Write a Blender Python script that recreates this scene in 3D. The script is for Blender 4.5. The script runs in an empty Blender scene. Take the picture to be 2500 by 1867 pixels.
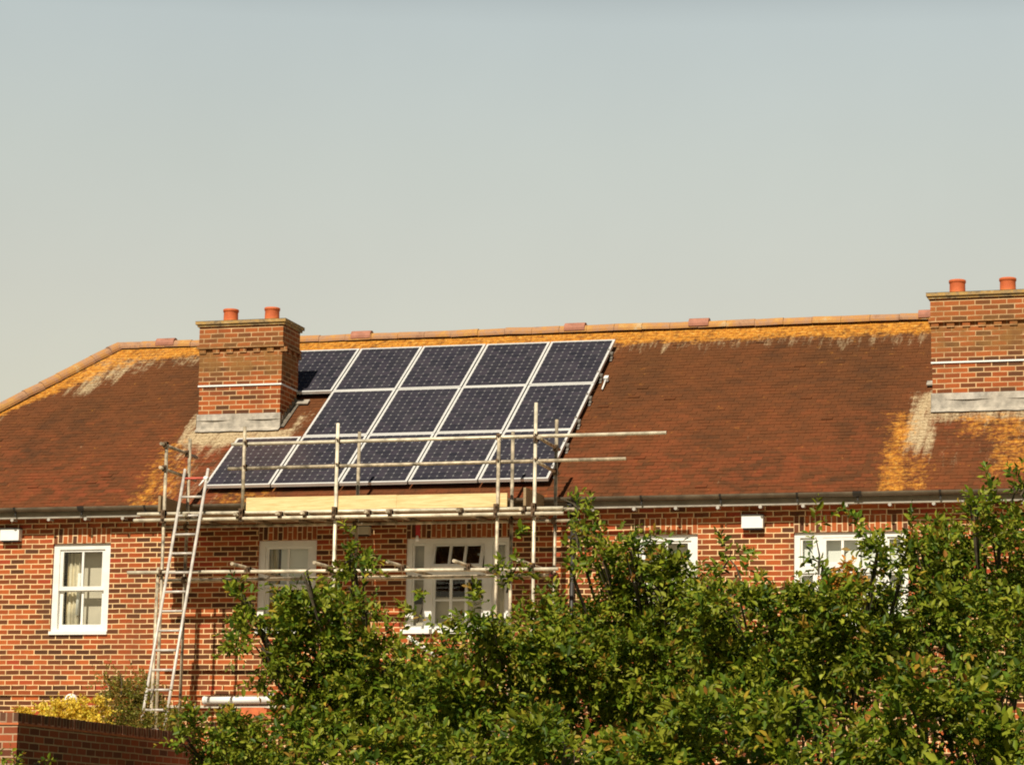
import bpy, math, random
import numpy as np
from mathutils import Vector, Matrix, noise
sin, cos, tan, pi, rad = math.sin, math.cos, math.tan, math.pi, math.radians
random.seed(7)
sc = bpy.context.scene
COL = sc.collection

# ------------------------------------------------------------------ helpers
class MB:
    """collects shapes and links them as ONE mesh object"""
    def __init__(s): s.v = []; s.f = []; s.sm = []; s.uv = []
    def face(s, pts, uv=None, smooth=False):
        i = len(s.v); s.v += [tuple(p) for p in pts]
        s.f.append(tuple(range(i, i + len(pts)))); s.sm.append(smooth); s.uv.append(uv)
    def box(s, x0, x1, y0, y1, z0, z1, M=None):
        c = [Vector((x, y, z)) for z in (z0, z1) for y in (y0, y1) for x in (x0, x1)]
        if M is not None: c = [M @ p for p in c]
        for q in ((0,2,3,1),(4,5,7,6),(0,1,5,4),(2,6,7,3),(0,4,6,2),(1,3,7,5)):
            s.face([c[k] for k in q])
        return s
    def tube(s, a, b, r, r2=None, n=12, caps=True):
        a, b = Vector(a), Vector(b); r2 = r if r2 is None else r2
        d = (b - a).normalized(); u = d.orthogonal().normalized(); w = d.cross(u)
        i = len(s.v)
        for p, rr in ((a, r), (b, r2)):
            for k in range(n):
                t = 2*pi*k/n; s.v.append(tuple(p + (u*cos(t) + w*sin(t))*rr))
        for k in range(n):
            k2 = (k+1) % n
            s.f.append((i+k, i+k2, i+n+k2, i+n+k)); s.sm.append(True); s.uv.append(None)
        if caps:
            s.f.append(tuple(i+k for k in reversed(range(n)))); s.sm.append(False); s.uv.append(None)
            s.f.append(tuple(i+n+k for k in range(n))); s.sm.append(False); s.uv.append(None)
        return s
    def path(s, pts, rs, n=7):
        pts = [Vector(p) for p in pts]; rings = []
        for j, p in enumerate(pts):
            d = (pts[min(j+1, len(pts)-1)] - pts[max(j-1, 0)]).normalized()
            u = d.cross(Vector((0.3, 1, 0.1))).normalized(); w = d.cross(u); i = len(s.v); rings.append(i)
            for k in range(n):
                t = 2*pi*k/n; s.v.append(tuple(p + (u*cos(t)+w*sin(t))*rs[j]))
        for a, b in zip(rings, rings[1:]):
            for k in range(n):
                s.f.append((a+k, a+(k+1) % n, b+(k+1) % n, b+k)); s.sm.append(True); s.uv.append(None)
        return s
    def lathe(s, c, prof, n=20):
        cx, cy, cz = c; rings = []
        for r, z in prof:
            rings.append(len(s.v))
            for k in range(n):
                t = 2*pi*k/n; s.v.append((cx + r*cos(t), cy + r*sin(t), cz + z))
        for a, b in zip(rings, rings[1:]):
            for k in range(n):
                s.f.append((a+k, a+(k+1) % n, b+(k+1) % n, b+k)); s.sm.append(True); s.uv.append(None)
        return s
    def build(s, name, m, parent=None, uvmode='box'):
        me = bpy.data.meshes.new(name); me.from_pydata(s.v, [], s.f); me.materials.append(m)
        me.polygons.foreach_set('use_smooth', s.sm)
        uvl = me.uv_layers.new(name='UVMap').data
        for p, given in zip(me.polygons, s.uv):
            nx, ny, nz = abs(p.normal.x), abs(p.normal.y), abs(p.normal.z)
            for j, li in enumerate(p.loop_indices):
                x, y, z = me.vertices[me.loops[li].vertex_index].co
                if given: uvl[li].uv = given[j]
                elif uvmode == 'soldier': uvl[li].uv = (z, x)
                elif nx > ny and nx > nz: uvl[li].uv = (y + .07, z)
                elif ny >= nz: uvl[li].uv = (x, z)
                else: uvl[li].uv = (x, y)
        me.update()
        o = bpy.data.objects.new(name, me); COL.objects.link(o)
        if parent: o.parent = parent; o.matrix_parent_inverse = Matrix.Translation(-parent_loc(parent))
        return o

def parent_loc(o):
    v = Vector((0, 0, 0))
    while o: v = v + o.location; o = o.parent
    return v
def tag(o, label=None, cat=None, group=None, kind=None):
    if label: o['label'] = label
    if cat: o['category'] = cat
    if group: o['group'] = group
    if kind: o['kind'] = kind
    return o
def thing(name, label, cat, loc=(0, 0, 0), group=None):
    o = bpy.data.objects.new(name, None); COL.objects.link(o); o.location = loc
    o.empty_display_size = .2
    return tag(o, label, cat, group)

# ------------------------------------------------------------------ materials
def mat(name):
    m = bpy.data.materials.new(name); m.use_nodes = True
    nt = m.node_tree; b = nt.nodes['Principled BSDF']
    return m, nt, b
def N(nt, t, **kw):
    n = nt.nodes.new(t)
    for k, v in kw.items():
        if k.startswith('_'): setattr(n, k[1:], v)
        else: n.inputs[k.replace('__', ' ')].default_value = v
    return n
def ramp(nt, stops, mode='LINEAR'):
    r = nt.nodes.new('ShaderNodeValToRGB'); e = r.color_ramp.elements; r.color_ramp.interpolation = mode
    while len(e) < len(stops): e.new(.5)
    for k, (p, c) in zip(e, stops): k.position = p; k.color = (*c, 1)
    return r
def mixc(nt, fac, a, b, blend='MIX'):
    n = nt.nodes.new('ShaderNodeMix'); n.data_type = 'RGBA'; n.blend_type = blend
    for sock, val in ((n.inputs[0], fac), (n.inputs[6], a), (n.inputs[7], b)):
        if hasattr(val, 'links') or isinstance(val, bpy.types.NodeSocket): nt.links.new(val, sock)
        elif isinstance(val, (int, float)): sock.default_value = val
        else: sock.default_value = (*val, 1)
    return n.outputs[2]
def math_n(nt, op, a, b=None, c=None, clamp=False):
    n = nt.nodes.new('ShaderNodeMath'); n.operation = op; n.use_clamp = clamp
    for i, v in enumerate((a, b, c)):
        if v is None: continue
        if isinstance(v, bpy.types.NodeSocket): nt.links.new(v, n.inputs[i])
        else: n.inputs[i].default_value = v
    return n.outputs[0]
def noise_n(nt, vec, scale, detail=4, rough=.6, dims='3D'):
    n = nt.nodes.new('ShaderNodeTexNoise'); n.inputs['Scale'].default_value = scale
    n.inputs['Detail'].default_value = detail; n.inputs['Roughness'].default_value = rough
    if vec is not None: nt.links.new(vec, n.inputs['Vector'])
    return n.outputs['Fac']
def mapr(nt, v, a, b, c=0., d=1.):
    n = nt.nodes.new('ShaderNodeMapRange'); nt.links.new(v, n.inputs[0])
    for i, x in enumerate((a, b, c, d)): n.inputs[i+1].default_value = x
    return n.outputs[0]
def attr(nt, name):
    n = nt.nodes.new('ShaderNodeAttribute'); n.attribute_name = name; return n

def simple(name, col, rough=.6, metal=0., var=.12, scale=6., spec=.4):
    m, nt, b = mat(name); L = nt.links
    tc = nt.nodes.new('ShaderNodeTexCoord')
    f = noise_n(nt, tc.outputs['Object'], scale, 5)
    lo = tuple(max(0, c*(1-var*2)) for c in col); hi = tuple(min(1, c*(1+var)) for c in col)
    r = ramp(nt, [(.3, lo), (.7, hi)]); L.new(f, r.inputs[0]); L.new(r.outputs[0], b.inputs['Base Color'])
    b.inputs['Roughness'].default_value = rough; b.inputs['Metallic'].default_value = metal
    b.inputs['Specular IOR Level'].default_value = spec
    return m

def brick(name, pal, mortar, stain=None, vshift=.019, rowdark=.28, mort=.0079):
    m, nt, b = mat(name); L = nt.links
    uv = nt.nodes.new('ShaderNodeUVMap'); uv.uv_map = 'UVMap'
    mp = nt.nodes.new('ShaderNodeMapping'); mp.inputs['Location'].default_value = (.03, vshift, 0)
    L.new(uv.outputs[0], mp.inputs[0])
    tc = nt.nodes.new('ShaderNodeTexCoord')
    # slightly wobbly bed joints
    wob = nt.nodes.new('ShaderNodeTexNoise'); wob.inputs['Scale'].default_value = 4.; L.new(uv.outputs[0], wob.inputs['Vector'])
    wsub = nt.nodes.new('ShaderNodeVectorMath'); wsub.operation = 'SUBTRACT'; L.new(wob.outputs['Color'], wsub.inputs[0]); wsub.inputs[1].default_value = (.5, .5, .5)
    wsc = nt.nodes.new('ShaderNodeVectorMath'); wsc.operation = 'SCALE'; L.new(wsub.outputs[0], wsc.inputs[0]); wsc.inputs['Scale'].default_value = .012
    wad = nt.nodes.new('ShaderNodeVectorMath'); wad.operation = 'ADD'; L.new(mp.outputs[0], wad.inputs[0]); L.new(wsc.outputs[0], wad.inputs[1])
    bt = nt.nodes.new('ShaderNodeTexBrick'); L.new(wad.outputs[0], bt.inputs['Vector'])
    for k, v in (('Scale', 1.), ('Mortar Size', mort), ('Mortar Smooth', .15), ('Bias', 0.), ('Brick Width', .225), ('Row Height', .075)): bt.inputs[k].default_value = v
    bt.offset = .5
    bt.inputs['Color1'].default_value = (0, 0, 0, 1); bt.inputs['Color2'].default_value = (1, 1, 1, 1); bt.inputs['Mortar'].default_value = (.5, .5, .5, 1)
    big = noise_n(nt, tc.outputs['Object'], .55, 3)
    # whole rows of darker bricks, as laid from different batches
    sep = nt.nodes.new('ShaderNodeSeparateXYZ'); L.new(mp.outputs[0], sep.inputs[0])
    row = math_n(nt, 'FLOOR', math_n(nt, 'DIVIDE', sep.outputs[1], .075))
    wn = nt.nodes.new('ShaderNodeTexWhiteNoise'); wn.noise_dimensions = '1D'; L.new(row, wn.inputs['W'])
    v = math_n(nt, 'ADD', bt.outputs['Color'], math_n(nt, 'MULTIPLY', math_n(nt, 'SUBTRACT', big, .5), 1.1))
    v = math_n(nt, 'ADD', v, math_n(nt, 'MULTIPLY', math_n(nt, 'SUBTRACT', wn.outputs['Value'], .5), rowdark), clamp=True)
    r = ramp(nt, pal); L.new(v, r.inputs[0])
    fine = noise_n(nt, tc.outputs['Object'], 45., 3)
    col = mixc(nt, .35, r.outputs[0], mixc(nt, fine, (.25, .25, .25), (.78, .78, .78)), 'OVERLAY')
    mn = noise_n(nt, tc.outputs['Object'], 7., 4)
    mr = ramp(nt, [(.3, tuple(c*.72 for c in mortar)), (.65, mortar)]); L.new(mn, mr.inputs[0])
    col = mixc(nt, bt.outputs['Fac'], col, mr.outputs[0])
    if stain:
        a = attr(nt, 'stain'); sn = noise_n(nt, tc.outputs['Object'], 5., 5)
        f = math_n(nt, 'MULTIPLY', a.outputs['Fac'], mapr(nt, sn, .28, .56))
        col = mixc(nt, math_n(nt, 'MULTIPLY', f, .9), col, mixc(nt, noise_n(nt, tc.outputs['Object'], 14., 3), stain, (.33, .17, .05)))
    # grime: broad blotches and faint runs down the face
    ds = nt.nodes.new('ShaderNodeMapping'); ds.inputs['Scale'].default_value = (2.2, .35, 1.); L.new(uv.outputs[0], ds.inputs[0])
    dirt = math_n(nt, 'ADD', math_n(nt, 'MULTIPLY', noise_n(nt, ds.outputs[0], 1., 5, .65), .6), math_n(nt, 'MULTIPLY', noise_n(nt, tc.outputs['Object'], 1.4, 5, .6), .4))
    col = mixc(nt, mapr(nt, dirt, .5, .68, 0., .42), col, (.13, .06, .03))
    L.new(col, b.inputs['Base Color']); b.inputs['Roughness'].default_value = .88; b.inputs['Specular IOR Level'].default_value = .2
    bmp = nt.nodes.new('ShaderNodeBump'); bmp.inputs['Strength'].default_value = .5; bmp.inputs['Distance'].default_value = .006
    L.new(math_n(nt, 'SUBTRACT', math_n(nt, 'MULTIPLY', fine, .4), bt.outputs['Fac']), bmp.inputs['Height']); L.new(bmp.outputs[0], b.inputs['Normal'])
    return m

PAL = [(0., (.085, .034, .016)), (.22, (.15, .046, .017)), (.45, (.25, .060, .018)), (.66, (.35, .075, .020)), (.88, (.44, .106, .027)), (1., (.35, .058, .022))]
PALC = [(0., (.11, .045, .02)), (.3, (.23, .062, .02)), (.6, (.37, .085, .022)), (1., (.43, .115, .03))]
PALD = [(0., (.11, .04, .022)), (.4, (.24, .06, .026)), (.8, (.38, .085, .03)), (1., (.30, .07, .032))]
M = {}
M['brick'] = brick('house_brick', PAL, (.88, .60, .31))
M['soldier'] = brick('soldier_brick', [(0., (.10, .04, .02)), (.5, (.30, .08, .025)), (1., (.44, .11, .03))], (.80, .56, .32), vshift=0., rowdark=1.)
M['chimney'] = brick('chimney_brick', PALC, (.70, .46, .24), stain=(.19, .085, .027), rowdark=.2)
M['garden'] = brick('garden_brick', PALD, (.55, .36, .22), rowdark=.3)
M['coping'] = brick('coping_brick', [(0., (.10, .05, .03)), (.5, (.18, .065, .035)), (1., (.26, .09, .045))], (.42, .28, .18), vshift=0.)
M['white'] = simple('white_paint', (.84, .82, .76), .45, var=.05)
M['plastic'] = simple('white_plastic', (.86, .85, .81), .35, var=.03)
M['cream'] = simple('cream_paint', (.62, .56, .44), .5, var=.06)
M['lead'] = simple('lead_sheet', (.43, .38, .31), .5, .0, .22, 9)
M['leadshade'] = simple('shaded_lead', (.20, .17, .13), .6, 0, .3, 9)  # darker copy of the lead, shade of the chimney side put into its colour
M['leadpale'] = simple('mortar_pale', (.62, .55, .43), .7, 0, .2, 12)
M['gutter'] = simple('gutter_paint', (.15, .115, .075), .5, 0, .3, 3)
M['dark'] = simple('dark_paint', (.03, .025, .02), .5)
M['fascia'] = simple('fascia_paint', (.36, .32, .26), .5)
M['bracket'] = simple('bracket_paint', (.48, .44, .38), .4)
M['galv'] = simple('galvanised_tube', (.52, .43, .30), .46, .1, .42, 7)
M['galv_new'] = simple('bright_tube', (.78, .69, .52), .38, .05, .26, 6)
M['coupler'] = simple('rusty_coupler', (.16, .095, .05), .6, .3, .4, 20)
M['alu'] = simple('ladder_aluminium', (.64, .58, .51), .4, .05, .18, 8)
M['frame'] = simple('silver_frame', (.80, .78, .74), .35, .2, .06, 3)
M['rail'] = simple('steel_rail', (.34, .31, .27), .4, .4, .2, 10)
M['red'] = simple('red_cloth', (.50, .04, .035), .7)
M['redrope'] = simple('red_rope', (.60, .12, .08), .8)
M['pink'] = simple('pink_plastic', (.65, .12, .14), .5)
M['terra'] = simple('terracotta', (.58, .155, .05), .75, 0, .18, 8)
M['render'] = simple('orange_render', (.50, .17, .07), .8, 0, .2, 6)
M['blind'] = simple('beige_blind', (.64, .56, .43), .8, 0, .08, 2)
M['blind_white'] = simple('white_blind', (.85, .84, .78), .8, 0, .04, 2)
M['curtain'] = simple('cream_curtain', (.80, .70, .50), .85, 0, .2, 3)
M['bark'] = simple('bark', (.10, .075, .045), .9, 0, .4, 9)
M['timber_dark'] = simple('board_underside', (.20, .12, .06), .8, 0, .3, 4)
def wood(name, lo, hi):
    m, nt, b = mat(name); L = nt.links; tc = nt.nodes.new('ShaderNodeTexCoord')
    mp = nt.nodes.new('ShaderNodeMapping'); mp.inputs['Scale'].default_value = (1.2, 14, 14); L.new(tc.outputs['Object'], mp.inputs[0])
    r = ramp(nt, [(.3, lo), (.62, hi)]); L.new(noise_n(nt, mp.outputs[0], 3., 6, .65), r.inputs[0])
    L.new(r.outputs[0], b.inputs['Base Color']); b.inputs['Roughness'].default_value = .75; return m
M['board'] = wood('yellow_board', (.62, .42, .17), (.82, .64, .32))
M['oldboard'] = wood('weathered_board', (.22, .15, .08), (.36, .25, .13))
M['redboard'] = simple('board_end_red', (.62, .22, .14), .7)

m, nt, b = mat('concrete_cap'); tc = nt.nodes.new('ShaderNodeTexCoord')
r = ramp(nt, [(.34, (.15, .10, .05)), (.46, (.34, .23, .11)), (.56, (.46, .27, .07)), (.68, (.52, .42, .27))])
nt.links.new(noise_n(nt, tc.outputs['Object'], 9., 6, .7), r.inputs[0]); nt.links.new(r.outputs[0], b.inputs['Base Color']); b.inputs['Roughness'].default_value = .9
M['cap'] = m
m, nt, b = mat('chimney_pot'); tc = nt.nodes.new('ShaderNodeTexCoord')
r = ramp(nt, [(.3, (.46, .095, .03)), (.6, (.60, .14, .04))]); nt.links.new(noise_n(nt, tc.outputs['Object'], 8., 5), r.inputs[0])
sp = nt.nodes.new('ShaderNodeSeparateXYZ'); nt.links.new(tc.outputs['Object'], sp.inputs[0])
c = mixc(nt, math_n(nt, 'MULTIPLY', mapr(nt, sp.outputs[2], 9.87, 9.80), noise_n(nt, tc.outputs['Object'], 16., 3), clamp=True), r.outputs[0], (.62, .34, .05))
nt.links.new(c, b.inputs['Base Color']); b.inputs['Roughness'].default_value = .75; M['pot'] = m

# glass: clear, reflecting by its Fresnel angle
m, nt, b = mat('window_glass'); nt.nodes.remove(b); out = nt.nodes['Material Output']
tr = N(nt, 'ShaderNodeBsdfTransparent'); gl = N(nt, 'ShaderNodeBsdfGlossy', Roughness=.03); fr = N(nt, 'ShaderNodeFresnel', IOR=1.6); mx = N(nt, 'ShaderNodeMixShader')
tr.inputs[0].default_value = (.88, .9, .88, 1)
geo = nt.nodes.new('ShaderNodeNewGeometry'); nt.links.new(mapr(nt, geo.outputs['Backfacing'], 0, 1, 1.6, 1/1.6), fr.inputs[0])
nt.links.new(fr.outputs[0], mx.inputs[0]); nt.links.new(tr.outputs[0], mx.inputs[1]); nt.links.new(gl.outputs[0], mx.inputs[2]); nt.links.new(mx.outputs[0], out.inputs[0]); M['glass'] = m

# solar cells: 8 x 12 cells with clipped corners, pale back sheet showing in the gaps
m, nt, b = mat('solar_cells'); L = nt.links
uv = nt.nodes.new('ShaderNodeUVMap'); uv.uv_map = 'UVMap'; sp = nt.nodes.new('ShaderNodeSeparateXYZ'); L.new(uv.outputs[0], sp.inputs[0])
fx = math_n(nt, 'ABSOLUTE', math_n(nt, 'SUBTRACT', math_n(nt, 'FRACT', math_n(nt, 'MULTIPLY', sp.outputs[0], 8)), .5))
fy = math_n(nt, 'ABSOLUTE', math_n(nt, 'SUBTRACT', math_n(nt, 'FRACT', math_n(nt, 'MULTIPLY', sp.outputs[1], 12)), .5))
gap = math_n(nt, 'MAXIMUM', math_n(nt, 'GREATER_THAN', fx, .482), math_n(nt, 'GREATER_THAN', fy, .486))
dia = math_n(nt, 'GREATER_THAN', math_n(nt, 'ADD', fx, fy), .85)
oi = nt.nodes.new('ShaderNodeObjectInfo')
cell_id = nt.nodes.new('ShaderNodeTexWhiteNoise'); cell_id.noise_dimensions = '3D'
fl = nt.nodes.new('ShaderNodeCombineXYZ')
L.new(math_n(nt, 'FLOOR', math_n(nt, 'MULTIPLY', sp.outputs[0], 8)), fl.inputs[0]); L.new(math_n(nt, 'FLOOR', math_n(nt, 'MULTIPLY', sp.outputs[1], 12)), fl.inputs[1]); L.new(oi.outputs['Random'], fl.inputs[2])
L.new(fl.outputs[0], cell_id.inputs[0])
cc = ramp(nt, [(0., (.027, .026, .035)), (.5, (.036, .033, .044)), (1., (.048, .041, .054))]); L.new(cell_id.outputs['Value'], cc.inputs[0])
col = mixc(nt, gap, cc.outputs[0], (.10, .095, .098)); dust = noise_n(nt, sp.inputs[0].links[0].from_socket, 2.2, 5, .6); col = mixc(nt, mapr(nt, dust, .4, .75, 0., .12), col, (.16, .15, .14)); col = mixc(nt, dia, col, (.23, .225, .22))
L.new(col, b.inputs['Base Color']); b.inputs['Roughness'].default_value = .22; b.inputs['IOR'].default_value = 1.45
b.inputs['Coat Weight'].default_value = .0
M['cells'] = m

# clay roof tiles with lichen and pale streaks (fields stored per vertex, broken up by noise here)
def roofmat(name, ridge=False):
    m, nt, b = mat(name); L = nt.links
    uv = nt.nodes.new('ShaderNodeUVMap'); uv.uv_map = 'UVMap'; U = uv.outputs[0]
    tr_ = attr(nt, 'tile_rand').outputs['Fac']
    mp = nt.nodes.new('ShaderNodeMapping'); mp.inputs['Scale'].default_value = (1., .45, 1.); L.new(U, mp.inputs[0])
    big = noise_n(nt, mp.outputs[0], .8, 4); med = noise_n(nt, U, 3.5, 5, .65); fine = noise_n(nt, U, 26., 4, .7)
    v = math_n(nt, 'ADD', math_n(nt, 'MULTIPLY', tr_, .14), math_n(nt, 'MULTIPLY', math_n(nt, 'ADD', big, med), .80))
    v = math_n(nt, 'SUBTRACT', v, .36)
    base = ramp(nt, [(.15, (.056, .024, .0092)), (.40, (.102, .036, .0110)), (.60, (.140, .044, .0125)), (.85, (.19, .053, .0155))])
    L.new(v, base.inputs[0])
    moss = math_n(nt, 'MULTIPLY', attr(nt, 'moss').outputs['Fac'], mapr(nt, med, .3, .65))
    red = attr(nt, 'red').outputs['Fac']
    col = mixc(nt, math_n(nt, 'MULTIPLY', red, mapr(nt, math_n(nt, 'ADD', med, math_n(nt, 'MULTIPLY', tr_, .25)), .5, .85)), base.outputs[0], (.20, .046, .0145))
    col = mixc(nt, math_n(nt, 'MULTIPLY', moss, .75), col, (.096, .040, .0108))
    col = mixc(nt, .28, col, mixc(nt, fine, (.15, .15, .15), (.85, .85, .85)), 'OVERLAY')
    # streaky noise, drawn out down the slope
    ms = nt.nodes.new('ShaderNodeMapping'); ms.inputs['Scale'].default_value = (8., .8, 1.); L.new(U, ms.inputs[0])
    stre = noise_n(nt, ms.outputs[0], 1., 5, .7)
    pf = math_n(nt, 'ADD', attr(nt, 'pale').outputs['Fac'], math_n(nt, 'MULTIPLY', math_n(nt, 'SUBTRACT', stre, .5), 2.1))
    pf = math_n(nt, 'ADD', pf, math_n(nt, 'MULTIPLY', math_n(nt, 'SUBTRACT', fine, .5), .8))
    pf = mapr(nt, pf, .40, .98)
    pc = ramp(nt, [(.35, (.30, .21, .11)), (.62, (.58, .46, .28))]); L.new(fine, pc.inputs[0])
    col = mixc(nt, math_n(nt, 'MULTIPLY', pf, .9), col, pc.outputs[0])
    blot = noise_n(nt, U, 9., 5, .7)
    lf = math_n(nt, 'ADD', attr(nt, 'lichen').outputs['Fac'], math_n(nt, 'MULTIPLY', math_n(nt, 'SUBTRACT', blot, .5), 2.4))
    lf = math_n(nt, 'ADD', lf, math_n(nt, 'MULTIPLY', math_n(nt, 'SUBTRACT', fine, .5), .9))
    lf = math_n(nt, 'ADD', lf, math_n(nt, 'MULTIPLY', math_n(nt, 'SUBTRACT', stre, .5), .5))
    lf = math_n(nt, 'ADD', lf, math_n(nt, 'MULTIPLY', math_n(nt, 'SUBTRACT', med, .52), 1.3))
    lf = mapr(nt, lf, .34, 1.02)
    lc = ramp(nt, [(.33, (.28, .095, .022)), (.44, (.46, .17, .02)), (.54, (.60, .26, .026)), (.66, (.66, .40, .12))]); L.new(noise_n(nt, U, 15., 5, .75), lc.inputs[0])
    col = mixc(nt, math_n(nt, 'MULTIPLY', lf, .92), col, lc.outputs[0])
    sp = mapr(nt, noise_n(nt, U, 2.3, 8, .95), .735, .76)
    col = mixc(nt, math_n(nt, 'MULTIPLY', sp, .7), col, (.40, .30, .18))
    L.new(col, b.inputs['Base Color']); b.inputs['Roughness'].default_value = .85; b.inputs['Specular IOR Level'].default_value = .25
    bmp = nt.nodes.new('ShaderNodeBump'); bmp.inputs['Strength'].default_value = .35; bmp.inputs['Distance'].default_value = .006
    L.new(fine, bmp.inputs['Height']); L.new(bmp.outputs[0], b.inputs['Normal'])
    return m
M['tiles'] = roofmat('clay_tiles')
m, nt, b = mat('ridge_clay'); tc = nt.nodes.new('ShaderNodeTexCoord')
r = ramp(nt, [(.34, (.28, .14, .075)), (.45, (.40, .22, .12)), (.52, (.44, .21, .07)), (.60, (.50, .26, .065)), (.69, (.50, .37, .22))])
nt.links.new(noise_n(nt, tc.outputs['Object'], 3.2, 7, .75), r.inputs[0]); nt.links.new(r.outputs[0], b.inputs['Base Color']); b.inputs['Roughness'].default_value = .85
M['ridge'] = m
M['ridge_new'] = simple('new_ridge_clay', (.40, .17, .11), .8, 0, .15, 8)

def leafmat(name, transl=.30, rough=.46):
    m, nt, b = mat(name); L = nt.links; out = nt.nodes['Material Output']
    a = attr(nt, 'leaf_col'); L.new(a.outputs['Color'], b.inputs['Base Color']); b.inputs['Roughness'].default_value = rough
    b.inputs['Specular IOR Level'].default_value = .2
    t = nt.nodes.new('ShaderNodeBsdfTranslucent'); L.new(a.outputs['Color'], t.inputs[0])
    mx = nt.nodes.new('ShaderNodeMixShader'); mx.inputs[0].default_value = transl
    L.new(b.outputs[0], mx.inputs[1]); L.new(t.outputs[0], mx.inputs[2]); L.new(mx.outputs[0], out.inputs[0]); return m
M['leaf'] = leafmat('tree_leaf')
M['bounce'] = simple('bounce_pale', (.46, .38, .27), .85, 0, .1, 3)  # pale colour of the added sheet that bounces light upward
M['grass'] = simple('grass', (.06, .09, .02), .9, 0, .35, 2)

# ------------------------------------------------------------------ measured layout
ZG = 6.643; YE = -.22; P = .625; CP, SP = cos(P), sin(P)
YR = 4.3; SR = (YR - YE)/CP; ZR = ZG + (YR - YE)*tan(P)
XL, XR = -3.413, 16.0
HX = 3.03                                   # hip runs from (XL-HX, eave) to (XL, ridge)
def sag(x, s): return .014*noise.noise(Vector((x*.35, s*.3, 2.))) - .012*math.exp(-((x-7.5)/3.)**2)
def rp(x, s, off=0.): return Vector((x, YE + s*CP - off*SP, ZG + s*SP + off*CP))
GZ = 1.4

def gz(x, y): return max(0, min(1, (y + 30)/27))*1.4
g = MB(); ys = [-200, -60, -38, -30, -24, -18, -12, -6, -3, 0, 12, 40, 120, 400, 1500]; xs = [-1500, -300, -60, -20, 0, 20, 60, 300, 1500]
for i in range(len(xs)-1):
    for j in range(len(ys)-1):
        q = [(xs[i], ys[j]), (xs[i+1], ys[j]), (xs[i+1], ys[j+1]), (xs[i], ys[j+1])]
        g.face([(x, y, gz(x, y)) for x, y in q])
tag(g.build('ground', M['grass']), kind='structure')

pt = MB(); n = 12
for i in range(n):
    xa, xb = -14 + 34*i/n, -14 + 34*(i+1)/n
    for ya, yb in ((-9., -6.), (-6., -3.), (-3., .3)): pt.face([(xa, ya, gz(xa, ya)+.03), (xb, ya, gz(xb, ya)+.03), (xb, yb, gz(xb, yb)+.03), (xa, yb, gz(xa, yb)+.03)])
tag(pt.build('bounce_sheet', M['bounce']), kind='structure')  # unseen pale sheet, added to bounce warm light up onto the shaded wall

# ------------------------------------------------------------------ the house
HOUSE = thing('brick_house', 'long red brick house with a brown clay tiled roof and two chimneys', 'house')
WT = 6.131                                  # window head
wins = [('sash', -2.382, .93), ('sash', .893, .91), ('triple', 3.168, 1.582), ('sash', 6.535, .912), ('triple', 8.803, 1.578), ('sash', 12.6, .93)]
WB = WT - 1.35
def wall_front():
    w = MB(); x0, x1, z0, z1 = -6.2, 15.8, 1.2, 6.62
    xs = sorted({x0, x1} | {a for _, a, _ in wins} | {a + b for _, a, b in wins})
    zs = [z0, WB, WT, z1]
    for i in range(len(xs)-1):
        for j in range(3):
            mid = (xs[i]+xs[i+1])/2
            if j == 1 and any(a < mid < a+b for _, a, b in wins): continue
            w.face([(xs[i], 0, zs[j]), (xs[i+1], 0, zs[j]), (xs[i+1], 0, zs[j+1]), (xs[i], 0, zs[j+1])])
    for _, a, b in wins:
        w.face([(a, 0, WB), (a, 0, WT), (a, .24, WT), (a, .24, WB)]); w.face([(a+b, 0, WT), (a+b, 0, WB), (a+b, .24, WB), (a+b, .24, WT)])
        w.face([(a, 0, WT), (a+b, 0, WT), (a+b, .24, WT), (a, .24, WT)]); w.face([(a, 0, WB), (a, .24, WB), (a+b, .24, WB), (a+b, 0, WB)])
    for a, b2, c, d in ((x0, x0, 0, 8.4), (x1, x1, 8.4, 0)): w.face([(a, d, z0), (b2, c, z0), (b2, c, z1), (a, d, z1)])
    w.face([(x1, 8.4, z0), (x0, 8.4, z0), (x0, 8.4, z1), (x1, 8.4, z1)])
    w.build('wall', M['brick'], HOUSE)
wall_front()
# soldier courses above the windows
for _, a, b in wins:
    s = MB(); n = round(b/.075); st = b/n
    s.box(a, a+b, -.003, .05, WT+.002, WT+.228)
    o = s.build('soldier_course', M['soldier'], HOUSE, uvmode='soldier')
    for l in o.data.uv_layers[0].data: l.uv = (l.uv[0] - WT - .003 + .195, (l.uv[1] - a)*(.075/st))
# eaves corbel: toothed course, then two oversailing courses
e = MB(); x = -6.2
while x < 15.7:
    e.box(x, x+.105, -.034, .02, 6.356, 6.431); x += .225
e.box(-6.25, 15.85, -.034, .02, 6.431, 6.506); e.box(-6.3, 15.9, -.062, .02, 6.506, 6.60)
e.build('eaves_corbel', M['brick'], HOUSE)
# string course at first floor level
e = MB(); x = -6.2
while x < 15.7:
    e.box(x, x+.105, -.03, .02, 3.956, 4.031); x += .225
e.box(-6.25, 15.85, -.03, .02, 3.881, 3.956)
e.build('string_course', M['brick'], HOUSE)

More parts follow.
